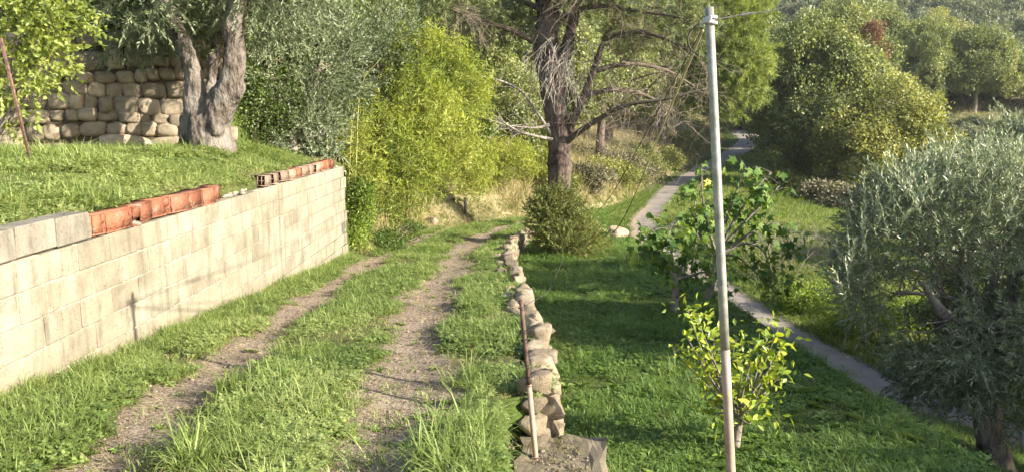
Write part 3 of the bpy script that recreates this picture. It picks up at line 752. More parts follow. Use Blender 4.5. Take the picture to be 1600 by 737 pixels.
for k, L in enumerate((.22, .24, .26, .25, .27, .30, .28, .26, .26, .25, .24)):
    red = k >= 8 or k in (4,)
    o = link('hollow_brick', hollow_brick(L, .15, .135, 40 + k, 0, 'brick' if red else 'brickold'), bw)
    o.location = (XW - .09 - O[0] + random.uniform(-.02, .02), y + L / 2 - O[1], TOPZ + .077 + random.uniform(-.008, .012) - O[2])
    o.rotation_euler = (random.uniform(-.07, .07), random.uniform(-.08, .08), random.uniform(-.1, .1)); y += L + random.uniform(.01, .16)
    if y > 13.3: break
# crumbled mortar along the top of the wall
a = Acc(); r = np.random.default_rng(4)
for k in range(60):
    yy = r.uniform(YB, 13.3); s = r.uniform(.015, .04)
    bm = bmesh.new(); bmesh.ops.create_icosphere(bm, subdivisions=1, radius=1)
    V = np.array([v.co[:] for v in bm.verts]); T = np.array([[v.index for v in f.verts] for f in bm.faces]); bm.free()
    V = V * np.array([s * 1.2, s * 1.8, s * .6]) * (.7 + .6 * noise3(V * 1.5 + k * 3))[:, None] + np.array([XW - .03 - r.uniform(0, .14), yy, TOPZ + s * .3]) - O
    a.add(V, T)
link('mortar_crumbs', a.mesh('mortar_crumbs', M['mortar']), bw)['kind'] = 'stuff'

# ------------------------------------------------------------------ stones
def stone_mesh(seed, mat, boxy=.5, sub=3, rough=.16, cut=.40):
    bm = bmesh.new(); bmesh.ops.create_icosphere(bm, subdivisions=sub, radius=1)
    V = np.array([v.co[:] for v in bm.verts]); T = np.array([[v.index for v in f.verts] for f in bm.faces]); bm.free()
    p = 2 + boxy * 6; r = np.random.default_rng(seed + 500)
    V = V / (np.sum(np.abs(V) ** p, axis=1) ** (1 / p))[:, None] * .5
    for k in range(9):      # knock flat, uneven facets off it
        n_ = rv(r); d = r.uniform(cut, cut + .12) * (1 - rough * .25); e = V @ n_ - d; V = V - np.where(e > 0, e, 0)[:, None] * n_[None] * .92
    V = V / (np.abs(V).max(axis=0) * 2)
    V += (np.stack([fbm(V * 7 + seed * 2 + 8 * k, 2) - .5 for k in range(3)], 1)) * rough * .22
    return mesh_np('stone', V, T, mat, None, False)
sq = [stone_mesh(k, M['ochre'], 2.6, 3, .16, .56) for k in range(8)]; sqp = [stone_mesh(k + 30, M['ochre_pale'], 2.6, 3, .16, .56) for k in range(4)]
fs = [stone_mesh(k + 60, M['drystone'], .9, 3, .34, .36) for k in range(12)]

# old terrace wall of ochre stones
sw = thing('stone_terrace_wall', (float((WA[0] + WB[0]) / 2), float((WA[1] + WB[1]) / 2), -.35), 'old ochre dry-stone wall in shade behind the left olive trunk', 'wall'); sw['kind'] = 'thing'
O = np.array(sw.location); Lw = np.linalg.norm(WB - WA); az = math.atan2(WD[1], WD[0])
random.seed(11); z = -.62; row = 0
def osto(me, s_, w, z_, h):
    o = link('stone', me, sw); q = WA + WD * (s_ + w / 2) + WNRM * (.20 + random.uniform(-.04, .04))
    o.location = (q[0] - O[0], q[1] - O[1], z_ + h / 2 - O[2]); o.scale = (w * 1.05, .42, h * 1.06)
    o.rotation_euler = (random.uniform(-.06, .06), random.uniform(-.09, .09), az + random.uniform(-.08, .08) + random.choice((0, math.pi)))
while z < 1.34:
    h = random.choice((.19, .23, .27, .31)) if row else .42
    s_ = -.1 - random.uniform(0, .2)
    while s_ < Lw:
        w = h * random.uniform(.7, 1.75) * (1.5 if s_ < 1.6 and row < 2 else 1)
        dz = .05 * math.sin(s_ * 1.9 + row); hh = h * random.uniform(.9, 1.12)
        pool = sqp if s_ < 1.6 - row * .25 else sq
        if random.random() < .16 and h > .28:      # two small stones in the place of one
            f = random.uniform(.4, .6); osto(random.choice(pool), s_, w * .8, z + dz, hh * f); osto(random.choice(pool), s_, w * .8, z + dz + hh * f, hh * (1 - f)); w *= .8
        else: osto(random.choice(pool), s_, w, z + dz, hh)
        s_ += w * .975
    z += h * .97; row += 1
a = Acc(); 
V = []
for (s, n_, z_) in ((-.2, .06, -.8), (Lw + .1, .06, -.8), (Lw + .1, .42, -.8), (-.2, .42, -.8), (-.2, .06, 1.2), (Lw + .1, .06, 1.2), (Lw + .1, .42, 1.2), (-.2, .42, 1.2)):
    q = WA + WD * s + WNRM * n_; V.append([q[0] - O[0], q[1] - O[1], z_ - O[2]])
a.add(np.array(V), np.array([[0, 1, 5], [0, 5, 4], [1, 2, 6], [1, 6, 5], [2, 3, 7], [2, 7, 6], [3, 0, 4], [3, 4, 7], [4, 5, 6], [4, 6, 7], [0, 2, 1], [0, 3, 2]]))
link('earth_core', a.mesh('earth_core', M['earth']), sw)

# low stone wall along the right edge of the track
lw = thing('low_stone_wall', (.25, 10, float(zfield(10))), 'low tumbledown stone wall edging the track above the lower field', 'wall'); lw['kind'] = 'thing'
O = np.array(lw.location); random.seed(5)
y = 4.28; cnt = 0
while y < 20.2:
    L = random.uniform(.11, .21) * (1 + .11 * (y - 4.2)); yy = y + L / 2; x = float(xstep(yy)); zt = float(zpath(yy)) + random.uniform(.04, .17); zb = float(zfield(yy)) - .05
    top = zt; row = 0
    while top > zb and row < (7 if y < 7 else 4):
        h = random.uniform(.09, .165) * (1 + .07 * (y - 4.2))
        o = link('stone', random.choice(fs), lw); cnt += 1
        o.scale = (random.uniform(.17, .25), L * random.uniform(.96, 1.12), h * 1.04)
        o.location = (x - .02 + row * .014 + random.uniform(-.025, .025) - O[0], yy + random.uniform(-.04, .04) - O[1], top - h / 2 - O[2])
        o.rotation_euler = (random.uniform(-.25, .25), random.uniform(-.2, .2), random.uniform(-.3, .3)); top -= h * .93; row += 1
    if random.random() < .4 and cnt < 290:      # an inner stone beside the path
        h = random.uniform(.10, .16); o = link('stone', random.choice(fs), lw); cnt += 1
        o.scale = (random.uniform(.12, .18), L * .9, h); o.location = (x - .19 + random.uniform(-.03, .03) - O[0], yy - O[1], float(zpath(yy)) + random.uniform(-.02, .03) - O[2])
        o.rotation_euler = (random.uniform(-.3, .3), random.uniform(-.3, .3), random.uniform(-.5, .5))
    y += L * .92
a = Acc(); ys = np.linspace(4.42, 20, 60); V = []
for q in ys:
    x = float(xstep(q)); V += [[x - .16, q, zpath(q) - .06], [x + .03, q, zpath(q) - .04], [x + .06, q, zfield(q) - .2], [x - .16, q, zfield(q) - .2]]
V = np.array(V, float) - O; T = []
for i in range(len(ys) - 1):
    for j in range(4):
        b0 = i * 4 + j; b1 = i * 4 + (j + 1) % 4; T += [[b0, b1, b1 + 4], [b0, b1 + 4, b0 + 4]]
T += [[0, 2, 1], [0, 3, 2]]
a.add(V, np.array(T)); link('earth_core', a.mesh('earth_core', M['soil']), lw)
# concrete cap at the near end
V = []; 
zc = float(zpath(3.3))
cap = rough_box(.50, 1.9, .75, 77, .02, .03, cuts=15); cap.materials.append(M['slab'])
o = link('concrete_cap', cap, None, (.20, 3.40, -1.87 - .375)); o.rotation_euler = (-.03, .03, -.12)
tag(o, 'rough grey concrete slab at the foot of the rusty rod', 'slab')

# loose rocks
for nm, px, py, s, lab in (('rock', 824, 362, (.30, .3, .22), 'pale rock lying where the low stone wall ends by the bush'), ('rock', 966, 366, (.8, .5, .45), 'pale tan rock at the far corner of the lower field'),
                           ('rock', 676, 349, (.5, .4, .38), 'small grey rock at the left verge below the bamboo')):
    p = at(px, py + 4); o = link(nm, random.choice(fs).copy(), None, tuple(p + np.array([0, 0, s[2] * .25]))); o.scale = s; o.rotation_euler = (.1, .2, random.uniform(0, 3)); tag(o, lab, 'rock')

# ------------------------------------------------------------------ trees
def remeshed(V, T, voxel, mat, rough=0.0, freq=6.0, seed=0):
    """fuse overlapping tubes into one bark surface and gnarl it"""
    me = mesh_np('tmp', V, T); o = bpy.data.objects.new('tmp', me); COL.objects.link(o)
    m = o.modifiers.new('r', 'REMESH'); m.mode = 'VOXEL'; m.voxel_size = voxel
    dg = bpy.context.evaluated_depsgraph_get(); dg.update()
    out = bpy.data.meshes.new_from_object(o.evaluated_get(dg)); bpy.data.objects.remove(o); bpy.data.meshes.remove(me)
    n = len(out.vertices); co = np.empty(n * 3, np.float32); out.vertices.foreach_get('co', co); co = co.reshape(-1, 3)
    nr = np.empty(n * 3, np.float32); out.vertices.foreach_get('normal', nr); nr = nr.reshape(-1, 3)
    sc_ = np.array([1, 1, .45])
    d = (fbm(co * freq * sc_ + seed, 3) - .5) * 2 * rough + (fbm(co * freq * 3.1 * sc_ + seed + 5, 2) - .5) * rough
    out.vertices.foreach_set('co', (co + nr * d[:, None]).astype(np.float32).ravel())
    out.polygons.foreach_set('use_smooth', np.ones(len(out.polygons), bool)); out.materials.clear(); out.materials.append(mat); out.update(); return out

def limbs(acc, start, lobes, r0, rng, sub=5, bendz=.12, sides=6, subr=.35):
    for c, R in lobes:
        c = np.asarray(c, float); R = np.asarray(R if np.ndim(R) else [R] * 3, float)
        s = np.asarray(start[rng.integers(len(start))] if np.ndim(start[0]) else start, float)
        mid = (s + c) / 2 + rng.normal(size=3) * np.linalg.norm(c - s) * .08 + np.array([0, 0, bendz * np.linalg.norm(c - s)])
        line = catmull([s, mid, c], 5); acc.add(*tube(line, np.linspace(r0, r0 * subr, len(line)), sides, False))
        for k in range(sub):
            d = rng.normal(size=3); d /= np.linalg.norm(d); d[2] = abs(d[2]) * .8 - .15
            b = line[rng.integers(len(line) // 2, len(line))]; e = c + d * R * .85
            m2 = (b + e) / 2 + rng.normal(size=3) * .1 * np.linalg.norm(e - b)
            ln = catmull([b, m2, e], 3); acc.add(*tube(ln, np.linspace(r0 * subr * .8, r0 * .08, len(ln)), max(4, sides - 2), False))
    return acc

def crown_mesh(name, lobes, n, temps, mat, seed, scale=(.8, 1.25), shell=.45, gap=.42, gf=1.0, up=.35, wander=.7, zmin=None, light=.0, tf=.6, ragged=.55):
    r = np.random.default_rng(seed + 100)
    p, d = ellipsoid_pts(lobes, n, shell, gap, gf, seed, zmin, ragged)
    dirs = d + r.normal(size=d.shape) * wander + np.array([0, 0, up])
    R = basis(dirs, r.uniform(0, 6.283, len(p)))
    t = np.clip(.5 + light + (fbm(p * tf + seed, 2) - .5) * 1.1 + r.normal(size=len(p)) * .13, 0.02, .98)
    return stamp(temps, p, R, r.uniform(*scale, len(p)), t, None, .28).mesh(name, mat)

def tree(name, label, base, trunk, rad, lobes, n, temps, mat, bark, seed=0, cat='tree', group=None, limb_from=None, limb_r=None, sub=5, sides=8, **kw):
    """trunk and lobes are given relative to the foot of the tree"""
    root = thing(name, base, label, cat, group); r = np.random.default_rng(seed)
    a = Acc(); line = catmull(trunk, 5); rr = np.interp(np.linspace(0, 1, len(line)), np.linspace(0, 1, len(rad)), rad)
    rr[0] *= 1.25; a.add(*tube(line, rr, sides))
    limbs(a, limb_from if limb_from is not None else line[-1], lobes, limb_r or rad[-1] * .8, r, sub)
    link('trunk', a.mesh('trunk', M[bark], True), root)
    link('crown', crown_mesh('crown', lobes, n, temps, M[mat], seed, **kw), root)
    return root

S_OL  = [sprig_opposite(k, .34, 10, .078, .019, 48) for k in range(5)]
S_OLU = [sprig_opposite(k + 20, .55, 13, .08, .02, 38, .03) for k in range(4)]
S_OAK = [sprig_ball(k, 14, .36, .20, .14) for k in range(5)]
S_OAKN= [sprig_ball(k + 10, 14, .24, .11, .075) for k in range(5)]
S_WISP= [sprig_opposite(k + 70, .30, 8, .05, .022, 40, .05, .002) for k in range(4)]
S_SM  = [sprig_ball(k + 20, 14, .14, .055, .032) for k in range(5)]
S_NEE = [sprig_needles(k, 30, .16, .015, .25) for k in range(4)]
S_NEEL= [sprig_needles(k + 9, 32, .28, .026, .4) for k in range(4)]
S_BAM = [sprig_bamboo(k) for k in range(5)]
S_ELM = [sprig_opposite(k + 50, .30, 6, .07, .042, 62, .06) for k in range(4)]
S_FAR = [sprig_ball(k + 40, 9, .9, .75, .55) for k in range(4)]

# --- the old olive on the terrace
b = at(330, 238); D0 = b[1]
def Q(px, py, dd=0.0): return P(px, py, D0 + dd) - b
root = thing('olive_tree', b, 'old olive with gnarled grey forked trunk on the grassy terrace', 'tree')
a = Acc(); m = D0 / FPX
def lim(pts, rad): 
    a.add(*tube(catmull(pts, 5), np.interp(np.linspace(0, 1, (len(pts) - 1) * 5 + 1), np.linspace(0, 1, len(rad)), np.array(rad) * m * .76), 14))
lim([Q(332, 262), Q(332, 236), Q(326, 205), Q(322, 180)], [58, 48, 42, 34])
lim([Q(326, 200), Q(345, 165, -.05), Q(362, 125, -.08), Q(366, 85, -.05), Q(363, 40), Q(372, -5), Q(380, -60), Q(372, -130)], [36, 31, 24, 21, 19, 18, 16, 13])
lim([Q(318, 205), Q(306, 165), Q(304, 130), Q(296, 95), Q(283, 60), Q(266, 25), Q(248, -25), Q(240, -90)], [32, 24, 18, 16, 15, 15, 13, 10])
lim([Q(330, 190, .1), Q(328, 150, .45), Q(334, 95, .75), Q(342, 40, .85), Q(350, -40, .9)], [22, 12, 11, 10, 9])
lim([Q(352, 160, -.05), Q(372, 146, -.12), Q(381, 128, -.12)], [17, 13, 5])
lim([Q(290, 235, .0), Q(288, 205, .0), Q(284, 180, .0)], [14, 11, 4])
lim([Q(350, 250, -.1), Q(362, 262, -.3), Q(370, 280, -.4)], [28, 16, 5])
lim([Q(300, 250, -.1), Q(288, 262, -.2), Q(276, 280, -.3)], [26, 14, 5])
for (px, py, dd, rr_) in ((345, 150, -.16, 20), (372, 110, -.1, 15), (338, 200, -.2, 22), (312, 215, -.12, 20), (378, 138, -.08, 11), (300, 118, -.05, 11)):
    c = Q(px, py, dd); th = np.linspace(-1, 1, 5)
    a.add(*tube(c + np.stack([0 * th, 0 * th, th * rr_ * m * .8], 1), np.sqrt(np.maximum(.05, 1 - th ** 2)) * rr_ * m * .6, 10))
V, T, K = a.get()
link('trunk', remeshed(V, T, .02, M['olivebark'], .03, 8, 3), root)
lob = [(Q(240, -60, -.2), (1.3, 1.1, .9)), (Q(390, -90, 0), (1.4, 1.2, .9)), (Q(300, -150, .4), (1.6, 1.5, .9)), (Q(205, 20, .5), (.8, .7, .62)), (Q(300, -25, 1.2), (1.1, .8, .8)), (Q(430, 0, .9), (.9, .8, .8)), (Q(150, -35, .7), (.8, .7, .7))]
a2 = Acc(); limbs(a2, [Q(372, -5), Q(248, -25), Q(350, -40, .6)], lob, .05, np.random.default_rng(2), 6); link('limb', a2.mesh('limb', M['olivebark'], True), root)
link('crown', crown_mesh('crown', lob, 2900, S_OL, M['olive'], 3, (.8, 1.25), .35, .40, 1.3, 0.0, .9), root)

# --- dense olives between the terrace and the bamboo
OLG = 'olive_tree'
def olive_bushy(base, lobes, n, label, seed, mat='olive', **kw):
    return tree(OLG, label, base, [(0, 0, -.1), (.05, 0, .5), (-.03, .05, 1.1)], [.16, .13, .10], lobes, n, S_OL, mat, 'olivebark_d', seed, limb_r=.06, **kw)
b1 = foot(455, 14.2)
olive_bushy(b1, [((0, 0, 2.1), (1.1, 1.0, 1.2)), ((-.5, -.3, .95), (.75, .7, .8)), ((.45, -.45, .9), (.7, .6, .85)), ((.6, .3, 2.4), (.9, .9, 1.0)), ((-.3, 0, 3.0), (1.0, .9, .8))], 2200, 'dense grey-green olive right behind the forked olive trunk', 11, shell=.4, gap=.36, gf=1.4)
b2 = foot(540, 16.6)
olive_bushy(b2, [((-.1, 0, 2.3), (1.0, 1.0, 1.2)), ((-.35, -.3, 1.1), (.75, .7, .9)), ((.35, .1, 3.3), (1.0, .9, .9)), ((.9, .5, 3.9), (1.0, .9, .8))], 1900, 'dense grey-green olive beside the bamboo, beyond the block wall end', 12, shell=.4, gap=.36, gf=1.4)
# undergrowth on the terrace, dark, behind the trunk
def shrub(name, label, base, lobes, n, temps, mat, seed, cat='shrub', bark='twigdark', stems=6, group=None, **kw):
    root = thing(name, base, label, cat, group); r = np.random.default_rng(seed); a = Acc()
    limbs(a, (0, 0, -.1), [lobes[k % len(lobes)] for k in range(stems)], .022, r, 4, .05, 5)
    link('stem', a.mesh('stem', M[bark], True), root)
    link('foliage', crown_mesh('foliage', lobes, n, temps, M[mat], seed, **kw), root); return root
shrub('shrub', 'dark leafy shrub under the olive just right of the forked trunk', foot(408, 13.2), [((0, 0, .55), (.6, .5, .55)), ((-.4, .3, 1.1), (.5, .5, .6)), ((.35, .2, .9), (.45, .4, .6))], 420, S_SM, 'laurel', 5, gap=.3)
shrub('shrub', 'low shrub growing against the end of the block wall', foot(552, 14.3), [((0, 0, .35), (.3, .3, .5)), ((.05, .3, .9), (.35, .4, .6))], 320, S_SM, 'weed', 6, gap=.3)
shrub('shrub', 'leafy shrub atop the ochre stone wall', np.array([-6.3, 12.5, 1.2]), [((0, 0, .6), (1.1, .7, .7)), ((1.2, .2, .7), (.9, .6, .8)), ((-1.4, .2, .8), (.9, .6, .7))], 900, S_SM, 'laurel', 8, gap=.42, scale=(1.2, 1.8))
for k, (x, y, s, lab) in enumerate(((-9.0, 15.0, 1.3, 'bushy tree above the ochre wall at the far left'), (-6.2, 17.0, 1.4, 'bushy tree on the upper terrace behind the ochre wall'), (-11.5, 13.5, 1.1, 'bushy tree at the left edge above the stone wall'))):
    shrub('tree', lab, (x, y, float(H(x, y)) - .1), [((0, 0, 1.8 * s), (1.7 * s, 1.5 * s, 1.5 * s)), ((.9 * s, -.2, 2.8 * s), (1.3 * s, 1.2 * s, 1.2 * s)), ((-1.1 * s, 0, 2.6 * s), (1.3 * s, 1.2 * s, 1.2 * s))], 2200, S_OAKN, 'laurel', 60 + k, cat='tree', gap=.36)

# --- sapling with yellow-green leaves at the far left, and the iron post
b = at(22, 246); D0 = b[1]
root = thing('sapling', P(-30, 262, 8.0), 'yellow-green leafy sapling at the left edge above the iron post', 'sapling'); ob = np.array(root.location)
def Q(px, py, dd=0.0): return P(px, py, 8.0 + dd) - ob
lob = [(Q(40, 40), (.34, .3, .22)), (Q(70, 95, .1), (.22, .25, .14)), (Q(20, 110, -.1), (.20, .2, .2)), (Q(95, 40, .2), (.22, .2, .18)), (Q(10, 0), (.35, .3, .25)), (Q(60, 140, -.1), (.12, .12, .07)), (Q(70, 0), (.35, .3, .2)), (Q(0, 160, 0), (.12, .15, .25))]
a = Acc(); limbs(a, Q(-30, 262), lob, .018, np.random.default_rng(5), 3, .1, 5); link('stem', a.mesh('stem', M['greybark'], True), root)
link('foliage', crown_mesh('foliage', lob, 330, S_ELM, M['elm'], 9, (.7, 1.1), .1, .36, 3.0, -.1, .9), root)
p0, p1 = at(47, 262), P(-2, 60, at(47, 262)[1] - .1)
ax = p1 - p0; L = np.linalg.norm(ax); zax = ax / L; R = basis(zax[None], np.array([.6]))[0]
root = thing('iron_post', p0, 'leaning rusty angle-iron post on the terrace at far left', 'post')
a = Acc()
def obox(x0, x1, y0, y1, z0, z1):
    V = np.array([[x, y, z] for x in (x0, x1) for y in (y0, y1) for z in (z0, z1)], float)
    return V @ R.T, np.array([[0, 1, 3], [0, 3, 2], [4, 6, 7], [4, 7, 5], [0, 4, 5], [0, 5, 1], [2, 3, 7], [2, 7, 6], [0, 2, 6], [0, 6, 4], [1, 5, 7], [1, 7, 3]])
a.add(*obox(0, .030, 0, .005, -.15, L)); a.add(*obox(0, .005, .005, .030, -.15, L)); link('angle_bar', a.mesh('angle_bar', M['rust']), root)
for zz in (.12, .55, 1.0): 
    a = Acc(); th = np.linspace(0, 9, 26); a.add(*tube((np.stack([.02 + .035 * np.cos(th), .02 + .035 * np.sin(th), zz + th * .004], 1)) @ R.T, .0025, 4, False))
    a.add(*tube(np.array([[.05, .02, zz], [.12, -.05, zz + .02], [.2, -.03, zz - .02]]) @ R.T, .0025, 4, False)); link('wire_tie', a.mesh('wire_tie', M['wire']), root)

# --- bamboo
rb = np.random.default_rng(21)
root = thing('bamboo_clump', foot(640, 17.5), 'bright yellow-green bamboo thicket arching over the left verge', 'bamboo'); ob = np.array(root.location)
for k in range(75):
    t = rb.uniform(); y = 14.6 + 8.2 * t; x = float(xedge(y)) - .1 - 1.7 * rb.uniform() ** 1.5
    z = float(G(x, y)); hgt = rb.uniform(2.6, 4.2) * (1 - .22 * t)
    lean = np.array([rb.uniform(.0, .75), rb.normal() * .35 - .1, 0]) * hgt * .55
    pts = [np.array([x, y, z - .05]), np.array([x, y, z]) + lean * .22 + [0, 0, hgt * .4], np.array([x, y, z]) + lean * .42 + [0, 0, hgt * .78], np.array([x, y, z]) + lean + [0, 0, hgt * (.97 - .1 * rb.uniform())]]
    V, T = tube(catmull(pts, 4) - ob, [.016, .013, .009, .003], 5); link('culm', mesh_np('culm', V, T, M['culm'], None, True), root)
lob = [(P(px, py, d) - ob, R_) for px, py, d, R_ in ((600, 210, 16.2, (.55, .8, .7)), (650, 160, 17.0, (.75, .9, .75)), (690, 110, 18.2, (.7, .9, .7)), (640, 250, 16.4, (.6, .8, .6)), (695, 215, 18.0, (.7, .9, .7)), (570, 215, 15.6, (.4, .7, .7)),
        (725, 150, 19.5, (.6, .9, .6)), (730, 260, 20.0, (.6, 1, .6)), (655, 95, 17.5, (.6, .8, .55)), (575, 260, 15.2, (.3, .6, .6)), (790, 250, 30, (1.1, 1, .7)), (835, 245, 33, (1.1, 1, .8)), (590, 295, 15.2, (.35, .6, .4)), (640, 300, 16.3, (.4, .7, .35)))]
link('foliage', crown_mesh('foliage', lob, 5700, S_BAM, M['bamboo'], 21, (.8, 1.4), .2, .40, 1.7, .1, .9, tf=1.0), root)

# --- shrubs and trees up the bank behind bamboo and pine
BK = [(715, 30.0, 'laurel', 1.0, 'dark green shrub on the bank between bamboo and pine'), (790, 36.0, 'oak_y', 1.2, 'mid-green shrub on the bank just left of the pine trunk'), (690, 29.0, 'laurel', 1.3, 'tall dark shrub rising behind the bamboo'),
      (840, 33.0, 'oak', 1.25, 'leafy shrub on the slope behind the pine trunk'), (600, 24.0, 'laurel', 1.25, 'dark shrub behind the dense olives above the bamboo')]
for k, (px, d, mt, s, lab) in enumerate(BK):
    x = (px - 800) / FPX * d; x = min(x, float(xedge(d)) - 1.9)
    shrub('shrub', lab, (x, d, float(H(x, d)) - .1), [((0, 0, .9 * s), (1.2 * s, 1.1 * s, 1.0 * s)), ((.5 * s, .2, 1.9 * s), (1.1 * s, 1.0 * s, .9 * s)), ((-.6 * s, .2, 2.2 * s), (1.1 * s, 1 * s, 1 * s)), ((0, .3, 3.2 * s), (1.0 * s, .9 * s, .9 * s))], 1300, S_OAKN, mt, 80 + k, gap=.38)
bgt = tree('tree', 'broad oak on the wooded slope behind the bamboo tops', (-8, 34, float(H(-8, 34))), [(0, 0, -.3), (.1, 0, 1.5), (0, .1, 3.0)], [.28, .22, .18], [((0, 0, 4.2), (2.6, 2.4, 2.0)), ((1.6, .3, 5.2), (2.0, 2, 1.8)), ((-1.7, 0, 5.0), (2.0, 2, 1.7)), ((.2, .2, 6.6), (2.0, 1.9, 1.5)), ((.3, -1.2, 3.0), (1.8, 1.3, 1.2))], 2600, S_OAK, 'oak', 'greybark', 31, gap=.38, gf=.7, scale=(.7, 1.1))
for k, (x, y, s, lab) in enumerate(((-14, 30, 1.0, 'broad oak high on the slope at the upper left'), (-2.5, 37, 1.0, 'broad oak on the slope above the pine, left side'), (3.0, 43, 1.05, 'broad oak on the slope behind the pine crown'), (-7, 45, 1.4, 'tall oak at the top of the left slope'),
                                    (8, 62, 1.5, 'tall oak on the crest right of the pine'), (1, 56, 1.5, 'tall oak on the crest behind the pine'), (-18, 42, 1.5, 'tall oak on the crest at upper left'), (15, 75, 1.5, 'oak on the crest above the lane bend'))):
    copy_tree(bgt, (x, y, float(H(x, y)) - .2), k * 1.9, s, lab)

# --- the pine with its dead branches
b = foot(873, 25.0); D0 = 25.0; m = D0 / FPX
root = thing('pine_tree', b, 'big pine with furrowed trunk and tangled dead grey branches', 'tree')
def Q(px, py, dd=0.0): return P(px, py, D0 + dd) - b
a = Acc()
def lim(pts, rad, sides=12): a.add(*tube(catmull(pts, 6), np.array(rad) * m * .88, sides))
lim([Q(874, 372), Q(874, 345), Q(874, 290), Q(874, 230), Q(869, 175), Q(861, 120), Q(853, 75), Q(858, 20), Q(868, -60), Q(872, -180), Q(875, -300)], [27, 23, 21.5, 20, 21, 23, 22, 18, 15, 11, 6])
lim([Q(866, 140), Q(882, 90, -.2), Q(893, 45, -.3), Q(905, -20, -.3), Q(925, -120, -.3)], [14, 11, 8.5, 7, 4])
lim([Q(858, 110), Q(846, 70, .2), Q(842, 20, .4), Q(835, -60, .5)], [12, 8, 6, 4])
lim([Q(880, 225), Q(897, 185, -.25), Q(912, 150, -.4), Q(926, 115, -.5), Q(945, 60, -.5), Q(975, 0, -.5), Q(1010, -80, -.4)], [8, 7.5, 7, 6, 5, 4.5, 3.5])
V, T, K = a.get(); link('trunk', remeshed(V, T, .045, M['pinebark'], .07, 5, 1), root)
a = Acc(); rp = np.random.default_rng(44)
live = [[(852, 75, 0), (800, 48, -.6), (740, 28, -1.2), (690, 10, -1.6)], [(885, 222, -.2), (920, 196, -.8), (975, 166, -1.4), (1040, 155, -1.8), (1105, 138, -2.0)], [(868, 30, 0), (930, 10, -.9), (1000, 18, -1.6), (1080, 30, -2)], [(858, 20, 0), (790, -5, .6), (720, -10, 1.0)],
        [(945, 60, -.5), (1000, 50, -.9), (1060, 70, -1.2), (1100, 100, -1.3)], [(930, 110, -.5), (985, 100, .4), (1040, 110, .8), (1085, 135, 1.0)], [(862, 10, 0), (880, -20, -1.2), (930, -10, -2.2)], [(912, 150, -.4), (960, 140, -.2), (1010, 150, .2), (1050, 175, .4)]]
lines = []
for pts in live:
    ln = catmull([Q(*q) for q in pts], 8); lines.append(ln); a.add(*tube(ln, np.linspace(5.2, 1.4, len(ln)) * m, 6))
link('branch', a.mesh('branch', M['twigdark'], True), root)
# dead wood, pale
a = Acc()
def twigs(acc, start, d, L, r, depth, grav=.15, wig=.35, rng=rp):
    n = 5; p = np.array(start, float); d = np.array(d, float); d /= np.linalg.norm(d); pts = [p]
    for k in range(n):
        d = d + rng.normal(size=3) * wig * .5 + np.array([0, 0, -grav * .4]); d /= np.linalg.norm(d); p = p + d * L / n; pts.append(p)
    acc.add(*tube(np.array(pts), np.linspace(r, r * .35, n + 1), 4 if r > .008 else 3, False))
    if depth > 0:
        for k in range(rng.integers(2, 5)):
            i = rng.integers(1, n + 1); dd = pts[i] - pts[i - 1]; dd = dd / np.linalg.norm(dd) + rng.normal(size=3) * .75
            twigs(acc, pts[i], dd, L * rng.uniform(.4, .7), r * .55, depth - 1, grav, wig, rng)
for pts in ([(862, 218, -.3), (838, 213, -.7), (810, 205, -.9), (785, 190, -1.1)], [(862, 212, -.2), (842, 180, -.4), (815, 143, -.6), (775, 124, -.8), (738, 118, -.9)], [(858, 195, -.3), (835, 200, -.5), (790, 196, -.8)]):
    ln = catmull([Q(*q) for q in pts], 5); a.add(*tube(ln, np.linspace(3.2, 1.0, len(ln)) * m, 5))
    for k in range(9): i = rp.integers(4, len(ln)); twigs(a, ln[i], [-.8, -.2, rp.uniform(-.5, .6)], rp.uniform(.4, .9), .013, 1, .05)
for k in range(46):      # the cascade hanging over the fork
    px, py = rp.uniform(840, 915), rp.uniform(50, 125); twigs(a, Q(px, py, -.55 - rp.uniform(0, .3)), [rp.normal() * .5, -.5, -.5], rp.uniform(.8, 1.7), .017, 1, .5, .3)
link('dead_branch', a.mesh('dead_branch', M['deadwood'], True), root)
a = Acc()
for ln in lines:
    for k in range(34):
        i = rp.integers(2, len(ln)); twigs(a, ln[i], [rp.normal() * .6 + .3, rp.normal() * .5 - .2, rp.normal() * .4 - .1], rp.uniform(.6, 1.7), .011, 2 if k % 3 == 0 else 1, .22, .4)
for k in range(60):
    px, py = rp.uniform(905, 1085), rp.uniform(95, 225); twigs(a, Q(px, py, rp.uniform(-1.8, .3)), [rp.normal(), rp.normal() * .5, rp.normal() * .4 - .15], rp.uniform(.6, 1.6), .010, 1, .2, .45)
link('dead_twigs', a.mesh('dead_twigs', M['twig'], True), root)['kind'] = 'stuff'
lob = [(Q(900, 20, .6), (1.3, 1.0, .5)), (Q(985, 45, -.3), (1.0, .8, .35)), (Q(1045, 15, -1.0), (1.0, .9, .5)), (Q(745, 50, 1.0), (1.0, .9, .4)), (Q(760, 15, -.6), (1.5, 1.3, .55)), (Q(700, -10, -1), (1.1, 1.1, .6)), (Q(900, -35, -.6), (1.7, 1.5, .8)), (Q(1010, -10, -1.2), (1.4, 1.3, .7)), (Q(1075, 35, -1.6), (.9, .9, .6)), (Q(850, -120, 0), (2.2, 2, 1.0)), (Q(960, -110, -.5), (1.8, 1.8, 1)), (Q(1000, 60, 1.0), (1.1, 1, .45)), (Q(800, 40, .8), (1.0, .9, .4)), (Q(880, -230, 0), (2, 2, 1.2)), (Q(1070, 90, -1.2), (.6, .6, .4))]
link('crown', crown_mesh('crown', lob, 4300, S_NEE, M['needle'], 14, (.9, 1.5), .1, .38, 1.1, .1, .8), root)

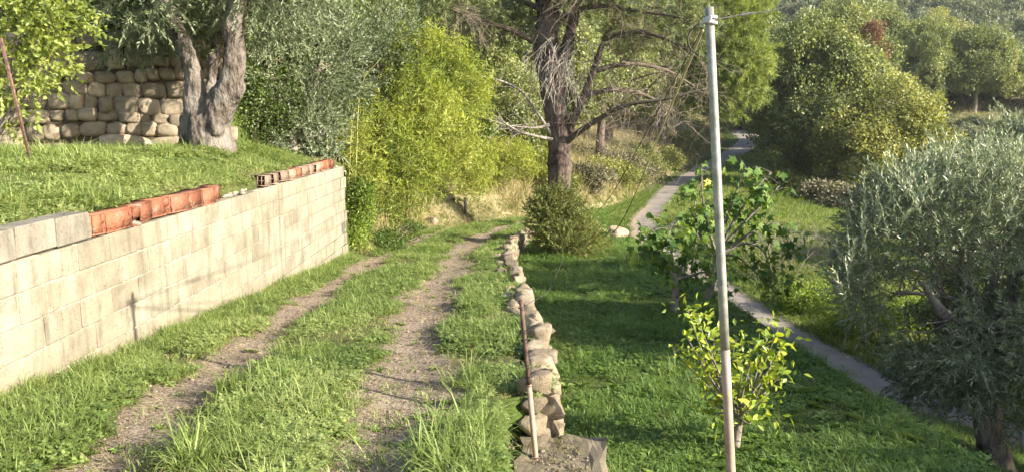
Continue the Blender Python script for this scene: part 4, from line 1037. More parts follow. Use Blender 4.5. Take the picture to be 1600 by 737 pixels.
# --- light green pine right of it, over the lane
xx = 14.2; yy = 47.0; bb = np.array([xx, yy, float(H(xx, yy))])
xt = float(xedge(yy)) - 2.5; bb = np.array([xt, yy, float(H(xt, yy)) - .2])
def QL(px, py, dd=0.0): return P(px, py, yy + dd) - bb
lob = [(QL(1130, 40), (2.3, 2, 1.6)), (QL(1155, 95, -.5), (1.9, 1.7, 1.5)), (QL(1120, 120, .3), (1.7, 1.7, 1.6)), (QL(1165, 130, -.3), (1.4, 1.3, 1.2)), (QL(1100, 50, .6), (2.0, 1.8, 1.8)), (QL(1150, -20, .4), (2.2, 2, 1.6)), (QL(1090, -40, .8), (2.5, 2.2, 1.8)), (QL(1075, 130, .8), (1.2, 1.2, 1.5)), (QL(1135, 160, -.2), (1.1, 1.1, .8))]
tree('pine_tree', 'light green pine with soft feathery boughs overhanging the lane bend', bb, [(0, 0, 0), (.1, 0, 2.5), (.3, 0, 5), (.6, 0, 8.5)], [.3, .25, .2, .12], lob, 3300, S_NEEL, 'needle_l', 'pinebark', 51, limb_from=[(.1, 0, 2.5), (.3, 0, 5), (.45, 0, 7)], limb_r=.08, shell=.35, gap=.33, gf=.8, up=-.15, wander=.6, scale=(1.0, 1.7))

# --- bush at the end of the low wall
b = foot(874, 17.9)
shrub('bush', 'rounded olive-green bush at the far end of the low stone wall', b, [((.0, 0, .65), (.6, .55, .6)), ((-.25, -.1, 1.05), (.45, .4, .42)), ((.35, -.1, .5), (.5, .45, .45)), ((.05, 0, 1.25), (.32, .32, .3)), ((.6, -.2, .32), (.4, .36, .32)), ((.05, -.35, .2), (.5, .35, .35))], 1700, S_WISP, 'bush', 17, stems=10, shell=.2, gap=.36, gf=2.2, up=.9, scale=(.8, 1.4), wander=.6)

# --- wooden stake by the bank
p = at(727, 336); root_ = thing('stake', p, 'short dark weathered stake standing on the left verge under the bamboo', 'post')
V, T = tube(np.array([[0, 0, -.1], [.01, 0, .3], [-.01, .01, .62]]), [.06, .055, .05], 7); link('shaft', mesh_np('shaft', V, T, M['greybark'], None, True), root_)
V, T = tube(np.array([[-.02, 0, .5], [-.25, .05, .56], [-.5, .05, .55]]), [.05, .05, .045], 6); link('rail_stub', mesh_np('rail_stub', V, T, M['twigdark'], None, True), root_)

# --- big olive at the right, its neighbours
b = at(1558, 730); D0 = b[1]; m = D0 / FPX
root = thing('olive_tree', b, 'large silvery olive with dark trunk beside the lane at lower right', 'tree')
def Q(px, py, dd=0.0): return P(px, py, D0 + dd) - b
a = Acc()
def lim(pts, rad, sides=12): a.add(*tube(catmull(pts, 5), np.array(rad) * m, sides))
lim([Q(1562, 750), Q(1556, 725), Q(1548, 680), Q(1542, 640), Q(1538, 600)], [32, 26, 23, 21, 19])
lim([Q(1540, 620), Q(1518, 560), Q(1480, 500, -.2), Q(1440, 440, -.3)], [17, 13, 10, 6])
lim([Q(1540, 620), Q(1560, 550, .2), Q(1580, 470, .3), Q(1590, 380, .4)], [17, 14, 10, 6])
lim([Q(1540, 610), Q(1535, 530, .5), Q(1510, 430, .9), Q(1490, 340, 1.2)], [15, 12, 9, 5])
V, T, K = a.get(); link('trunk', remeshed(V, T, .018, M['olivebark_d'], .03, 7, 9), root)
lob = [(Q(1480, 400), (1.15, 1.1, .85)), (Q(1540, 345, .4), (1.3, 1.2, .8)), (Q(1610, 400, .3), (1.3, 1.2, 1.0)), (Q(1405, 455, -.1), (.55, .6, .5)), (Q(1480, 505, -.4), (.75, .7, .45)), (Q(1550, 520, -.6), (1.0, .8, .6)), (Q(1490, 590, -.3), (.6, .5, .35)), (Q(1590, 600, -.5), (.7, .7, .45)), (Q(1410, 385, .3), (.5, .5, .45)), (Q(1660, 480), (1.1, 1.1, 1.1)), (Q(1450, 330, .6), (.75, .8, .5)), (Q(1560, 295, .9), (1.0, .9, .5))]
a2 = Acc(); limbs(a2, [Q(1480, 500, -.2), Q(1560, 550, .2), Q(1535, 530, .5)], lob, .045, np.random.default_rng(3), 7); link('limb', a2.mesh('limb', M['olivebark_d'], True), root)
link('crown', crown_mesh('crown', lob, 5400, S_OL, M['olive_r'], 23, (.6, 1.05), .1, .49, 1.6, .1, 1.0, ragged=.35), root)
r = np.random.default_rng(8); n = 420
px = r.uniform(1310, 1640, n); py = np.interp(px, [1310, 1350, 1420, 1500, 1600, 1640], [450, 340, 290, 272, 275, 290]) + np.abs(r.normal(size=n)) * 45; dd = r.normal(size=n) * .7 + .3
pp = np.array([Q(u, v, w) for u, v, w in zip(px, py, dd)])
link('top_shoots', stamp(S_OLU, pp, basis(np.stack([r.normal(size=n) * .4, r.normal(size=n) * .4, np.ones(n)], 1), r.uniform(0, 6, n)), r.uniform(.5, .95, n), np.clip(r.normal(.72, .12, n), 0, 1), None, .25).mesh('top_shoots', M['olive_r']), root)
olv = root
def put_olive(x, y, rz, s, lab): return copy_tree(olv, (x, y, float(H(x, y)) - .05), rz, s, lab)
put_olive(18.0, 27.5, 2.0, 1.0, 'grey-green olive at the right edge behind the large olive')
put_olive(10.9, 13.7, .4, 1.35, 'dense olive at the right edge just behind the large olive')
copy_tree(bgt, (12.2, 11.0, float(H(12.2, 11.0)) - .2), .7, .95, 'broad oak beside the lane just outside the right edge')
put_olive(15.0, 22.5, 4.1, .95, 'smaller grey olive half hidden behind the large olive')
copy_tree(bgt, (11.5, 5.3, float(H(11.5, 5.3)) - .2), 2.2, .85, 'broad oak close to the camera beyond the right edge')
put_olive(9.5, 3.3, 1.2, 1.2, 'olive growing close to the camera beyond the right edge')

# --- mid-distance trees on the right
oakA = tree('tree', 'big yellowing oak leaning over the grass bank in mid distance', foot(1385, 52) + [0, 0, -.2], [(0, 0, -.3), (.1, 0, 1.0), (-.2, 0, 2.2)], [.3, .25, .2],
            [((-.2, 0, 4.2), (3.0, 2.6, 2.4)), ((1.8, -.3, 3.0), (2.4, 2.1, 2.0)), ((-2.3, 0, 3.4), (2.2, 2.0, 2.2)), ((.2, .2, 6.2), (2.2, 2.0, 1.6)), ((2.9, -.2, 2.0), (1.5, 1.5, 1.3)), ((-.6, -1.6, 2.2), (2.2, 1.2, 1.6)), ((-3.0, -.3, 1.8), (1.4, 1.3, 1.4))], 4200, S_OAK, 'oak_y', 'greybark', 33, gap=.47, gf=.6, shell=.3, scale=(.65, 1.05)); oakA.scale = (1.25, 1.25, 1.12)
oakB = tree('tree', 'dense green oak at the bend where the lane disappears', foot(1275, 58) + [0, 0, -.2], [(0, 0, -.3), (.1, 0, 1.0), (-.2, 0, 2.2)], [.3, .25, .2],
            [((0, 0, 4.4), (3.0, 2.8, 2.8)), ((-2.0, 0, 3.2), (2.2, 2.0, 2.4)), ((2.0, 0, 3.6), (2.3, 2.0, 2.4)), ((-.4, .2, 7.2), (2.6, 2.4, 2.0)), ((.5, -1.8, 2.4), (2.4, 1.4, 1.9)), ((1.6, 0, 6.3), (1.9, 1.8, 1.7)), ((-2.6, 0, 5.6), (1.8, 1.6, 1.7))], 4200, S_OAK, 'oak', 'greybark', 34, gap=.47, gf=.6, shell=.3, scale=(.65, 1.05)); oakB.scale = (1.3, 1.3, 1.42)
rt = tree('tree', 'round-crowned oak with a clear trunk on the dry terrace at right', at(1521, 176, 40) + [0, 0, -.1], [(0, 0, -.3), (.1, 0, 1.5), (0, 0, 3.2)], [.38, .30, .26],
          [((0, 0, 6.0), (4.6, 4.0, 2.8)), ((3.6, 0, 5.0), (3.2, 3.0, 2.4)), ((-3.8, 0, 4.8), (3.2, 3.0, 2.4)), ((.5, 0, 8.6), (3.4, 3.0, 2.0)), ((-1.8, -1.5, 3.9), (2.4, 2, 1.3)), ((2.2, -1.5, 4.0), (2.4, 2, 1.3)), ((2.6, .5, 7.6), (2.6, 2.4, 1.8)), ((-2.8, .5, 7.2), (2.4, 2.2, 1.6))], 3800, S_OAK, 'oak', 'greybark', 35, gap=.38, gf=.55, shell=.4, scale=(1.0, 1.6))
D_ = float(rt.location.y)
def put(src, px, d, s, rz, lab, dz=-.3):
    x = (px - 800) / FPX * d; return copy_tree(src, (x, d, float(H(x, d)) + dz), rz, s, lab)
put(oakB, 1240, 78, 1.4, 1.0, 'green oak overhanging the shaded lane bend, left of the dense oak')
put(oakA, 1318, 68, 1.5, 2.1, 'pale green oak between the bend and the yellowing oak')
put(oakB, 1280, 86, 1.75, 3.0, 'dark green oak rising behind the pale oak')
put(oakB, 1425, 98, 1.35, 4.4, 'dark oak just left of the round-crowned oak')
put(oakA, 1255, 108, 1.8, 5.0, 'tall pale oak high behind the lane bend')
put(oakB, 1355, 112, 1.6, .5, 'oak rising behind the russet tree')
put(rt, 1640, 100, .95, 1.0, 'round oak cut off by the right edge of the picture')
put(oakA, 1445, 130, 1.5, 2.6, 'pale oak farther up behind the round-crowned oak')
put(oakB, 1150, 122, 2.0, 2.2, 'oak behind the light green pine tip')
red = tree('tree', 'small russet-leaved tree among the green oaks', foot(1348, 80) + [0, 0, 0], [(0, 0, -.3), (0, 0, 5), (0, 0, 9.0)], [.18, .15, .1], [((-.3, -.5, 12.2), (1.0, 1.0, 1.3)), ((.7, -.5, 10.2), (.9, .9, 1.3))], 240, S_OAK, 'oak_red', 'greybark', 36, gap=.4, scale=(.7, 1.1))
yel = tree('tree', 'bright yellow tree far up the hillside', foot(1467, 150) + [0, 0, 0], [(0, 0, -.3), (0, 0, 1.5)], [.2, .15], [((0, 0, 2.6), (2.2, 2, 1.8)), ((1, 0, 3.4), (1.5, 1.4, 1.2))], 420, S_OAK, 'bamboo', 'greybark', 37, gap=.3, scale=(1, 1.5))
for k, (px, d, s, mt, lab) in enumerate(((925, 33, .75, 'bankleaf', 'yellow-green bush on the slope just right of the pine trunk'), (985, 38, .8, 'scrub', 'brown leafy scrub on the slope under the dead pine twigs'), (1035, 44, .9, 'bankleaf', 'yellow-green bush on the slope left of the pole'), (1075, 50, .9, 'scrub', 'brown leafy scrub on the slope right by the pole'), (960, 46, 1.2, 'scrub', 'brown leafy scrub higher up the slope'), (1020, 54, 1.2, 'bush', 'green bush at the top of the dry slope'), (1082, 66, 1.2, 'bankleaf', 'yellow-green bush on the bank left of the lane bend'), (1100, 76, 1.4, 'bush', 'green bush above the lane just left of the bend'), (1112, 88, 1.5, 'bankleaf', 'yellow-green bush where the lane bends out of sight'))):
    x = min((px - 800) / FPX * d, float(xedge(d)) - 1.2)
    shrub('shrub', lab, (x, d, float(H(x, d)) - .2), [((0, 0, .7 * s), (1.6 * s, 1.3 * s, .9 * s)), ((1.2 * s, 0, .5 * s), (1.1 * s, 1 * s, .7 * s)), ((-1.2 * s, .2, .9 * s), (1.1 * s, 1 * s, .9 * s))], 480, S_OAKN, mt, 170 + k, gap=.38, scale=(.8, 1.3))
# scrub on the dry terrace
for k, (px, d, s, mt, lab) in enumerate(((1500, 78, 1.2, 'scrub', 'dry brown scrub below the round-crowned oak'), (1575, 72, 1.4, 'scrub', 'grey-brown scrub at the right edge below the round oak'), (1455, 74, 1.2, 'bush', 'low green scrub beside the yellowing oak'), (1540, 62, 1.3, 'olive_r', 'grey bush on the dry terrace right of the yellowing oak'), (1600, 56, 1.4, 'olive_r', 'grey bush at the right edge above the olives'), (1480, 58, 1.2, 'olive_r', 'grey-green bush at the foot of the yellowing oak'),
                                      (1228, 92, 1.5, 'laurel', 'dark bush in shade at the lane bend'), (1215, 52, .8, 'bush', 'low bush at the foot of the dense oak'), (1290, 47, .8, 'scrub', 'dry undergrowth at the foot of the pale oak'), (1340, 44, .8, 'scrub', 'dry undergrowth beside the grass bank'))):
    x = (px - 800) / FPX * d
    shrub('shrub', lab, (x, d, float(H(x, d)) - .2), [((0, 0, .8 * s), (1.9 * s, 1.4 * s, 1.0 * s)), ((1.5 * s, 0, .6 * s), (1.3 * s, 1 * s, .8 * s)), ((-1.4 * s, .2, .7 * s), (1.3 * s, 1 * s, .9 * s))], 420, S_OAK, mt, 140 + k, gap=.35, scale=(.7, 1.1))

# --- the wooded hillside far behind
def far_wood():
    r = np.random.default_rng(77); temps = []
    for q in range(6):
        k = 150; d = r.normal(size=(k, 3)); d /= np.linalg.norm(d, axis=1)[:, None]; d[:, 2] = np.abs(d[:, 2]) * 1.1 - .3
        w = r.uniform(.55, 1.0, k)[:, None] * (1 + .9 * (fbm(d * 1.6 + q * 7, 2)[:, None] - .5))
        temps.append(stamp([sprig_ball(k_ + 40, 8, .20, .17, .12) for k_ in range(3)], d * w * np.array([1, 1, .8]) + [0, 0, .7], basis(d + r.normal(size=d.shape) * .5, r.uniform(0, 6, k)), r.uniform(.8, 1.3, k), .5 + .25 * r.normal(size=k), None, .2).get())
    n2 = 1300; y2 = r.uniform(56, 112, n2); x2 = xlane(y2) + 16 + r.uniform(0, 1, n2) * .6 * y2; k2 = (noise2(x2, y2, .09, 2.0) > .40) & (np.hypot(x2 - 59.7, y2 - 92) > 7); x2, y2 = x2[k2], y2[k2]
    n = 9000; y = 105 * (4.6 ** r.uniform(size=n)); x = -.15 * y + (1.0 * y + 40) * r.uniform(size=n)
    ok = (x > xlane(y) - 60) & (noise2(x, y, .035, 4.0) > .36) & (x < .85 * y + 25); x, y = x[ok][:2600], y[ok][:2600]
    sc_ = r.uniform(1.8, 4.2, len(x)); z = H(x, y) - .3
    o = scatter('hillside_wood', [(temps, np.stack([x2, y2, H(x2, y2) - .2], 1), basis(np.stack([0 * x2, 0 * x2, 0 * x2 + 1], 1), r.uniform(0, 6.28, len(x2))), r.uniform(.5, 1.25, len(x2)), np.clip(r.normal(.5, .25, len(x2)), .05, .95)), (temps, np.stack([x, y, z], 1), basis(np.stack([0 * x, 0 * x, 0 * x + 1], 1), r.uniform(0, 6.28, len(x))), sc_, np.clip(r.normal(.45, .2, len(x)), .05, .95))], M['farwood'])
    tag(o, 'distant wooded hillside of olives and oaks filling the top right', 'woodland', None, 'stuff')
far_wood()

# ------------------------------------------------------------------ fig trees and the citrus, leaf by leaf
def fig_leaf_mesh(seed, mat, L=1.0):
    r = random.Random(seed); pts = []
    lob = [(-112, .50), (-80, .30), (-58, .82), (-30, .46), (0, 1.0), (30, .46), (58, .82), (80, .30), (112, .50)]
    for a_, q in lob: 
        a_ = math.radians(a_ + r.uniform(-5, 5)); q *= L * r.uniform(.9, 1.08); pts.append((q * math.sin(a_), q * math.cos(a_), -.22 * q * q / L + r.uniform(-.04, .04) * L))
    V = [(0, 0, .0)] + pts + [(0, -.12 * L, .0)]
    T = [[0, k + 1, k] for k in range(1, len(pts))] + [[0, 1, len(V) - 1], [0, len(V) - 1, len(pts)]]
    V += [(-.012 * L, -.1 * L, 0), (.012 * L, -.1 * L, 0), (0, -.55 * L, .1 * L)]; n = len(V); T.append([n - 3, n - 2, n - 1])
    return mesh_np('leaf', np.array(V), np.array(T), mat)
def oval_leaf_mesh(seed, mat):
    r = random.Random(seed); ys = (0, .22, .5, .78, 1.0); ws = (.03, .20, .25, .16, .0); V = []; b = r.uniform(.12, .3)
    for y, w in zip(ys, ws): V += [(-w, y, .10 * w - b * y * y), (0, y, -.06 * w - b * y * y), (w, y, .10 * w - b * y * y)]
    T = []
    for k in range(4):
        for j in (0, 1): i = 3 * k + j; T += [[i, i + 1, i + 4], [i, i + 4, i + 3]]
    return mesh_np('leaf', np.array(V), np.array(T), mat, None, True)
figm = [fig_leaf_mesh(k, M['fig']) for k in range(6)]; figy = [fig_leaf_mesh(k + 9, M['fig_y']) for k in range(2)]
citm = [oval_leaf_mesh(k, M['citrus']) for k in range(5)]

def place_leaf(me, p, d, nrm, s, parent):
    d = Vector(d).normalized(); n_ = Vector(nrm); n_ = (n_ - d * n_.dot(d)).normalized(); x = d.cross(n_)
    o = link('leaf', me, parent); o.matrix_local = Matrix.Translation(Vector(p)) @ Matrix((x, d, n_)).transposed().to_4x4() @ Matrix.Scale(s, 4); return o
def fig(label, b, D0, trunk, branches, nleaf, size, seed, bark='greybark', yellow=()):
    root = thing('fig_tree', b, label, 'tree'); r = random.Random(seed); m = D0 / FPX
    def Q(px, py, dd=0.0): return P(px, py, D0 + dd) - b
    a = Acc(); ln = catmull([Q(*q) for q in trunk], 5); a.add(*tube(ln, np.linspace(1, .62, len(ln)) * 7.0 * m, 8))
    tips = []
    for br in branches:
        l2 = catmull([Q(*q) for q in br], 5); a.add(*tube(l2, np.linspace(2.6, .8, len(l2)) * m, 6)); tips.append(l2)
    link('trunk', a.mesh('trunk', M[bark], True), root)
    tw = Acc(); k = 0
    while k < nleaf:
        l2 = r.choice(tips); i = r.randrange(len(l2) // 3, len(l2)); c = l2[i] + np.array([r.gauss(0, .16), r.gauss(0, .2), r.gauss(0, .14)])
        tw.add(*tube(np.array([l2[i], (l2[i] + c) / 2 + np.array([0, 0, .03]), c]), [.006, .004, .003], 4, False))
        for j in range(r.randrange(2, 5)):
            ph = r.uniform(0, 6.283); d = (math.cos(ph), math.sin(ph), r.uniform(-1.4, .1)); nr = (r.gauss(0, .6) + .5, r.gauss(0, .6) - .7, .7)
            p = Vector(c) + Vector(d) * .07
            yl = any(abs(c[0] - Q(*yy_)[0]) < .10 and abs(c[2] - Q(*yy_)[2]) < .13 for yy_ in yellow)
            place_leaf(r.choice(figy if yl and r.random() < .7 else figm), p, d, nr, size * r.uniform(.65, 1.15), root); k += 1
    q_ = np.random.default_rng(seed); n = 170; cc = np.array([tips[q_.integers(len(tips))][-1 - q_.integers(9)] for _ in range(n)]) + q_.normal(size=(n, 3)) * [.2, .24, .16]
    lt = []
    for me in figm[:3]:
        V = np.empty(len(me.vertices) * 3, np.float32); me.vertices.foreach_get('co', V); T = np.empty(len(me.polygons) * 3, np.int32); me.polygons.foreach_get('vertices', T); V = V.reshape(-1, 3)[:, [0, 2, 1]] * [1, 1, 1]; lt.append((V, T.reshape(-1, 3), np.full(len(V), .5)))
    dn = np.stack([q_.normal(size=n), q_.normal(size=n), -np.abs(q_.normal(size=n)) - .2], 1)
    link('small_leaves', stamp(lt, cc, basis(dn, q_.uniform(0, 6.28, n)), size * q_.uniform(.5, .85, n), q_.uniform(.1, .9, n)).mesh('small_leaves', M['fig_s']), root)['kind'] = 'stuff'
    link('twig', tw.mesh('twig', M[bark], True), root); return root
b = at(1054, 493); fig('small fig tree with dark broad leaves on the lower field edge', b, float(b[1]), [(1053, 500), (1054, 470), (1056, 440), (1052, 425)],
    [[(1053, 430), (1035, 410), (1012, 400), (1000, 392)], [(1053, 430), (1050, 400), (1045, 370), (1050, 350)], [(1055, 432), (1072, 405), (1085, 385), (1090, 360)], [(1055, 435), (1080, 430), (1100, 425), (1108, 432)], [(1052, 430), (1030, 395), (1040, 365, .3), (1060, 345, .3)]], 260, .13, 1)
b = np.array([3.12, 12.0, float(G(3.12, 12.0))]); fig('larger spreading fig tree behind the pole, one yellow leaf cluster', b, float(b[1]), [(1104, 476), (1110, 450), (1117, 420), (1120, 395)],
    [[(1120, 400), (1105, 350), (1098, 310), (1096, 265)], [(1120, 400), (1135, 345), (1150, 300), (1165, 262)], [(1120, 395), (1160, 350), (1190, 320), (1218, 290)], [(1120, 400), (1165, 380), (1195, 395), (1205, 440)], [(1119, 400), (1150, 400), (1175, 420), (1210, 455)], [(1119, 400), (1092, 365), (1085, 330), (1090, 290)], [(1120, 395), (1150, 340), (1185, 290), (1205, 270)], [(1120, 400), (1180, 360), (1215, 350), (1235, 385)]], 298, .145, 2, yellow=[(1103, 292), (1103, 280)])

b = at(1146, 702); D0 = float(b[1]); m = D0 / FPX
root = thing('citrus_tree', b, 'young citrus tree with glossy yellow-green leaves behind the pole', 'tree')
def Q(px, py, dd=0.0): return P(px, py, D0 + dd) - b
a = Acc(); r = random.Random(6); ln = catmull([Q(1146, 712), Q(1148, 690), Q(1152, 665), Q(1150, 640)], 4); a.add(*tube(ln, np.linspace(11, 7, len(ln)) * m, 8))
ends = [(1075, 485), (1090, 500), (1070, 520), (1105, 510), (1085, 545), (1068, 565), (1110, 560), (1130, 540), (1150, 530), (1165, 560), (1180, 535), (1200, 525), (1215, 515), (1222, 540), (1205, 560), (1225, 580), (1195, 590), (1165, 600), (1130, 590), (1100, 590), (1120, 625), (1145, 650), (1175, 630), (1200, 615), (1105, 640), (1160, 575), (1085, 575), (1135, 615), (1115, 530), (1180, 655)]
for k, e in enumerate(ends):
    s = ln[-1 - r.randrange(3)]; t_ = Q(e[0], e[1], r.uniform(-.38, .38)); mid = (np.array(s) + t_) / 2 + np.array([r.gauss(0, .04), r.gauss(0, .05), -.03])
    l2 = catmull([s, mid, t_], 5); a.add(*tube(l2, np.linspace(2.8, .7, len(l2)) * m, 5))
    ax_ = Vector(l2[-1] - l2[-2]).normalized()
    for j in range(10):
        u = r.uniform(.66, 1.0); i = min(int(u * (len(l2) - 1)), len(l2) - 2); p = l2[i] + (l2[i + 1] - l2[i]) * (u * (len(l2) - 1) - i)
        ph = r.uniform(0, 6.283); d = Vector((math.cos(ph), math.sin(ph), r.uniform(-.25, .7))) + ax_ * .6
        place_leaf(r.choice(citm), p, d, (r.gauss(0, .7) + .3, r.gauss(0, .7) - .5, .8), r.uniform(.062, .105), root)
rc = np.random.default_rng(5); n = 480; ee = np.array([Q(*ends[k_], 0) for k_ in rc.integers(0, len(ends), n)]) + rc.normal(size=(n, 3)) * [.07, .16, .06]
sm = Acc()
for q_ in ee: V, T = leaf(q_, rv(rc) + [0, 0, .2], rc.uniform(.05, .09), rc.uniform(.022, .036), rv(rc) + [.2, -.4, .5], .15, .15); sm.add(V, T, rc.uniform())
link('small_leaves', sm.mesh('small_leaves', M['citrus_s']), root)['kind'] = 'stuff'
link('trunk', a.mesh('trunk', M['greybark'], True), root)

# ------------------------------------------------------------------ pole, wires, rod
p1 = P(1108, 12, 4.15); pm = P(1142, 737, 4.02); ax = pm - p1; zg = None
for t in np.linspace(.9, 1.8, 400):
    q = p1 + ax * t
    if q[2] < float(G(q[0], q[1])): break
p0 = q; up = (p1 - p0); L = np.linalg.norm(up); zax = up / L; R = basis(zax[None], np.array([0.]))[0]
root = thing('metal_pole', p0, 'tall slim metal pole on the lower field with a white cloth knot', 'pole')
th = lambda z0, z1, r0, r1, s=20: tube(np.array([zax * z for z in np.linspace(z0, z1, 6)]), np.linspace(r0, r1, 6), s)
Lw_ = float(np.linalg.norm(P(1131, 545, 4.06) - p0))
V, T = th(Lw_, L, .0255, .0235); link('upper_tube', mesh_np('upper_tube', V, T, M['galv'], None, True), root)
V, T = th(-.2, Lw_ + .05, .0262, .0262); V2, T2 = th(-.2, Lw_, .0270, .0262); link('lower_sleeve', mesh_np('lower_sleeve', V2, T2, M['sleeve'], None, True), root)
kz = L * 1.0 - float(np.linalg.norm(P(1108, 12, 4.15) - P(1109, 33, 4.15)))
a = Acc(); u_ = np.linspace(0, 4 * math.pi, 50)
ring = np.stack([.034 * np.cos(u_), .034 * np.sin(u_), .016 * np.sin(u_ * .5 + 1)], 1) @ R.T + zax * kz; a.add(*tube(ring, .0085, 7))
for s in (-1, 1):
    lp = np.array([[s * .03, -.01, 0], [s * .055, -.02, .012], [s * .085, -.015, .004], [s * .07, -.03, -.014], [s * .035, -.03, -.006]]) @ R.T + zax * kz
    a.add(*tube(catmull(lp, 5), .007, 6))
link('cloth_knot', a.mesh('cloth_knot', M['cloth'], True), root)
a = Acc(); a.add(*tube(catmull([P(1092, 35, 4.1), P(1076, 55, 4.1), P(1078, 75, 4.1), P(1090, 85, 4.1)], 6) - p0, .0045, 6)); link('wire_loop', a.mesh('wire_loop', M['wire'], True), root)
def cable(name, pts, rad, mat, label, base=None):
    ln = catmull(pts, 10); V, T = tube(ln - ln[-1], rad, 6); o = link(name, mesh_np(name, V, T, M[mat], None, True), None, tuple(float(c) for c in ln[-1])); return tag(o, label, 'cable')
k1 = P(1098, 48, 4.12); g1 = at(955, 366); g2 = at(926, 334)
mid1 = k1 + (g1 - k1) * .18 + np.array([0, 0, -.03])
root = thing('guy_cable', g1, 'slack guy cable of tan rope and black wire from the pole to the pale rock', 'cable')
full = catmull([k1, k1 + (g1 - k1) * .1 + [0, 0, -.05], k1 + (g1 - k1) * .4 + [0, 0, -.22], k1 + (g1 - k1) * .7 + [0, 0, -.18], g1], 10); cut = 15
V, T = tube(full[:cut + 1] - g1, .0065, 6); link('rope', mesh_np('rope', V, T, M['rope'], None, True), root)
V, T = tube(full[cut:] - g1, np.linspace(.005, .014, len(full) - cut), 6); link('wire', mesh_np('wire', V, T, M['wire'], None, True), root)
cable('guy_wire', [k1 + [0, 0, .01], k1 + (g2 - k1) * .35 + [0, .0, -.25], k1 + (g2 - k1) * .7 + [0, 0, -.2], g2], np.linspace(.003, .014, 31), 'wire', 'thin dark guy wire from the pole top toward the bush')
cable('overhead_wire', [P(1109, 33, 4.12), P(1160, 23, 5.0), P(1230, 10, 6.5), P(1330, -30, 9)], .0042, 'wire', 'thin dark wire running from the pole top to the upper right')
V, T = tube(np.array([P(1152, 25, 4.9), P(1163, 23, 5.05), P(1178, 20, 5.3)]) - p0, [.006, .012, .005], 7); link('wire_splice', mesh_np('wire_splice', V, T, M['wire'], None, True), bpy.data.objects['metal_pole'])

b = P(837, 712, 4.02); e = P(814, 468, 4.14)
root = thing('rusty_rod', b, 'rusty iron rod leaning beside the low stone wall, wrapped in wire', 'rod')
mid = b + (e - b) * .46
V, T = tube(np.array([b - (e - b) * .08, b, mid]) - b, .0155, 12); link('lower_tube', mesh_np('lower_tube', V, T, M['rustpink'], None, True), root)
V, T = tube(np.array([mid, b + (e - b) * .75, e]) - b, .013, 10); link('upper_bar', mesh_np('upper_bar', V, T, M['rust'], None, True), root)
zx = (e - b) / np.linalg.norm(e - b); Rr = basis(zx[None], np.array([0.]))[0]; a = Acc(); rr = np.random.default_rng(2)
for f in (.46, .50, .58, .66, .74, .80, .95):
    u_ = np.linspace(0, rr.uniform(9, 16), 36); hh = f * np.linalg.norm(e - b)
    a.add(*tube(np.stack([.019 * np.cos(u_) , .019 * np.sin(u_), hh + .012 * np.sin(u_ * .6)], 1) @ Rr.T, .0022, 4, False))
    d = rr.normal(size=3); d[2] *= .3; d /= np.linalg.norm(d); c = np.array([0, 0, hh]) @ Rr.T
    a.add(*tube(catmull([c + d * .015, c + d * .05 + [0, 0, .02], c + d * .085 + [0, 0, -.02]], 5), .002, 4, False))
a.add(*tube(catmull([e - b - zx * .05, e - b - zx * .05 + [.06, .05, .03], e - b - zx * .1 + [.16, .25, .10], e - b + [.28, .5, .16]], 6), .002, 4, False))
link('wire_wrap', a.mesh('wire_wrap', M['wire']), root)

# ------------------------------------------------------------------ dead brush by the lane and dry scrub on the slope
def brush(name, label, c, n, R_, mat, seed, cat='brush', L=(.5, 1.3), up=.2, rad=.009):
    r = np.random.default_rng(seed); a = Acc(); c = np.array(c, float)
    for k in range(n):
        s = np.array([r.normal() * R_[0], r.normal() * R_[1], 0]); s[2] = float(H(c[0] + s[0], c[1] + s[1])) - c[2]
        twigs(a, s, [r.normal() * .7, r.normal() * .7, abs(r.normal()) * .6 + up], r.uniform(*L), rad, 1, .12, .5, r)
    o = link(name, a.mesh(name, M[mat], True), None, tuple(c)); return tag(o, label, cat, None, 'stuff')
p = at(1262, 395); brush('dead_brush', 'tangle of grey dead brush right of the larger fig', p, 130, (.9, .8), 'deadwood', 3)
p = at(1215, 425); brush('dead_brush', 'thin dry stalks behind the larger fig by the lane', p, 50, (.5, .5), 'twig', 4)
for k, (px, py, n, lab) in enumerate(((950, 255, 150, 'dry twiggy scrub on the slope right of the pine trunk'), (1015, 235, 150, 'brown twiggy scrub on the slope left of the pole'), (1060, 215, 110, 'dry scrub above the lane beside the pole'), (985, 200, 150, 'dry scrub higher on the slope behind the dead pine twigs'), (915, 235, 90, 'dry scrub just behind the pine trunk'))):
    p = at(px, py); brush('dry_scrub', lab, p, n, (2.2, 2.0), 'twig', 20 + k, 'scrub', (.8, 2.0), .5, .014)
shrub('bramble', 'sunlit yellow-green brambles across the lane under the large olive', at(1370, 520) + [0, 0, -.05], [((0, 0, .35), (1.0, .6, .5)), ((.9, .2, .4), (.9, .6, .5)), ((-1.0, .4, .3), (.7, .5, .4)), ((1.8, .1, .4), (.8, .6, .5))], 800, S_SM, 'weed', 91, gap=.33, scale=(.9, 1.5))
shrub('bramble', 'green weeds along the far side of the lane', at(1265, 478) + [0, 0, -.05], [((0, 0, .25), (.8, .7, .4)), ((.6, -.4, .2), (.7, .6, .35))], 420, S_SM, 'weed', 92, gap=.33, scale=(.9, 1.4))
shrub('bramble', 'weeds beneath the bamboo along the track verge', foot(600, 15.6) + [0, 0, 0], [((0, 0, .1), (.5, .8, .3)), ((.2, 1.6, .1), (.4, 1, .3))], 300, S_SM, 'bankgrass', 93, gap=.35)

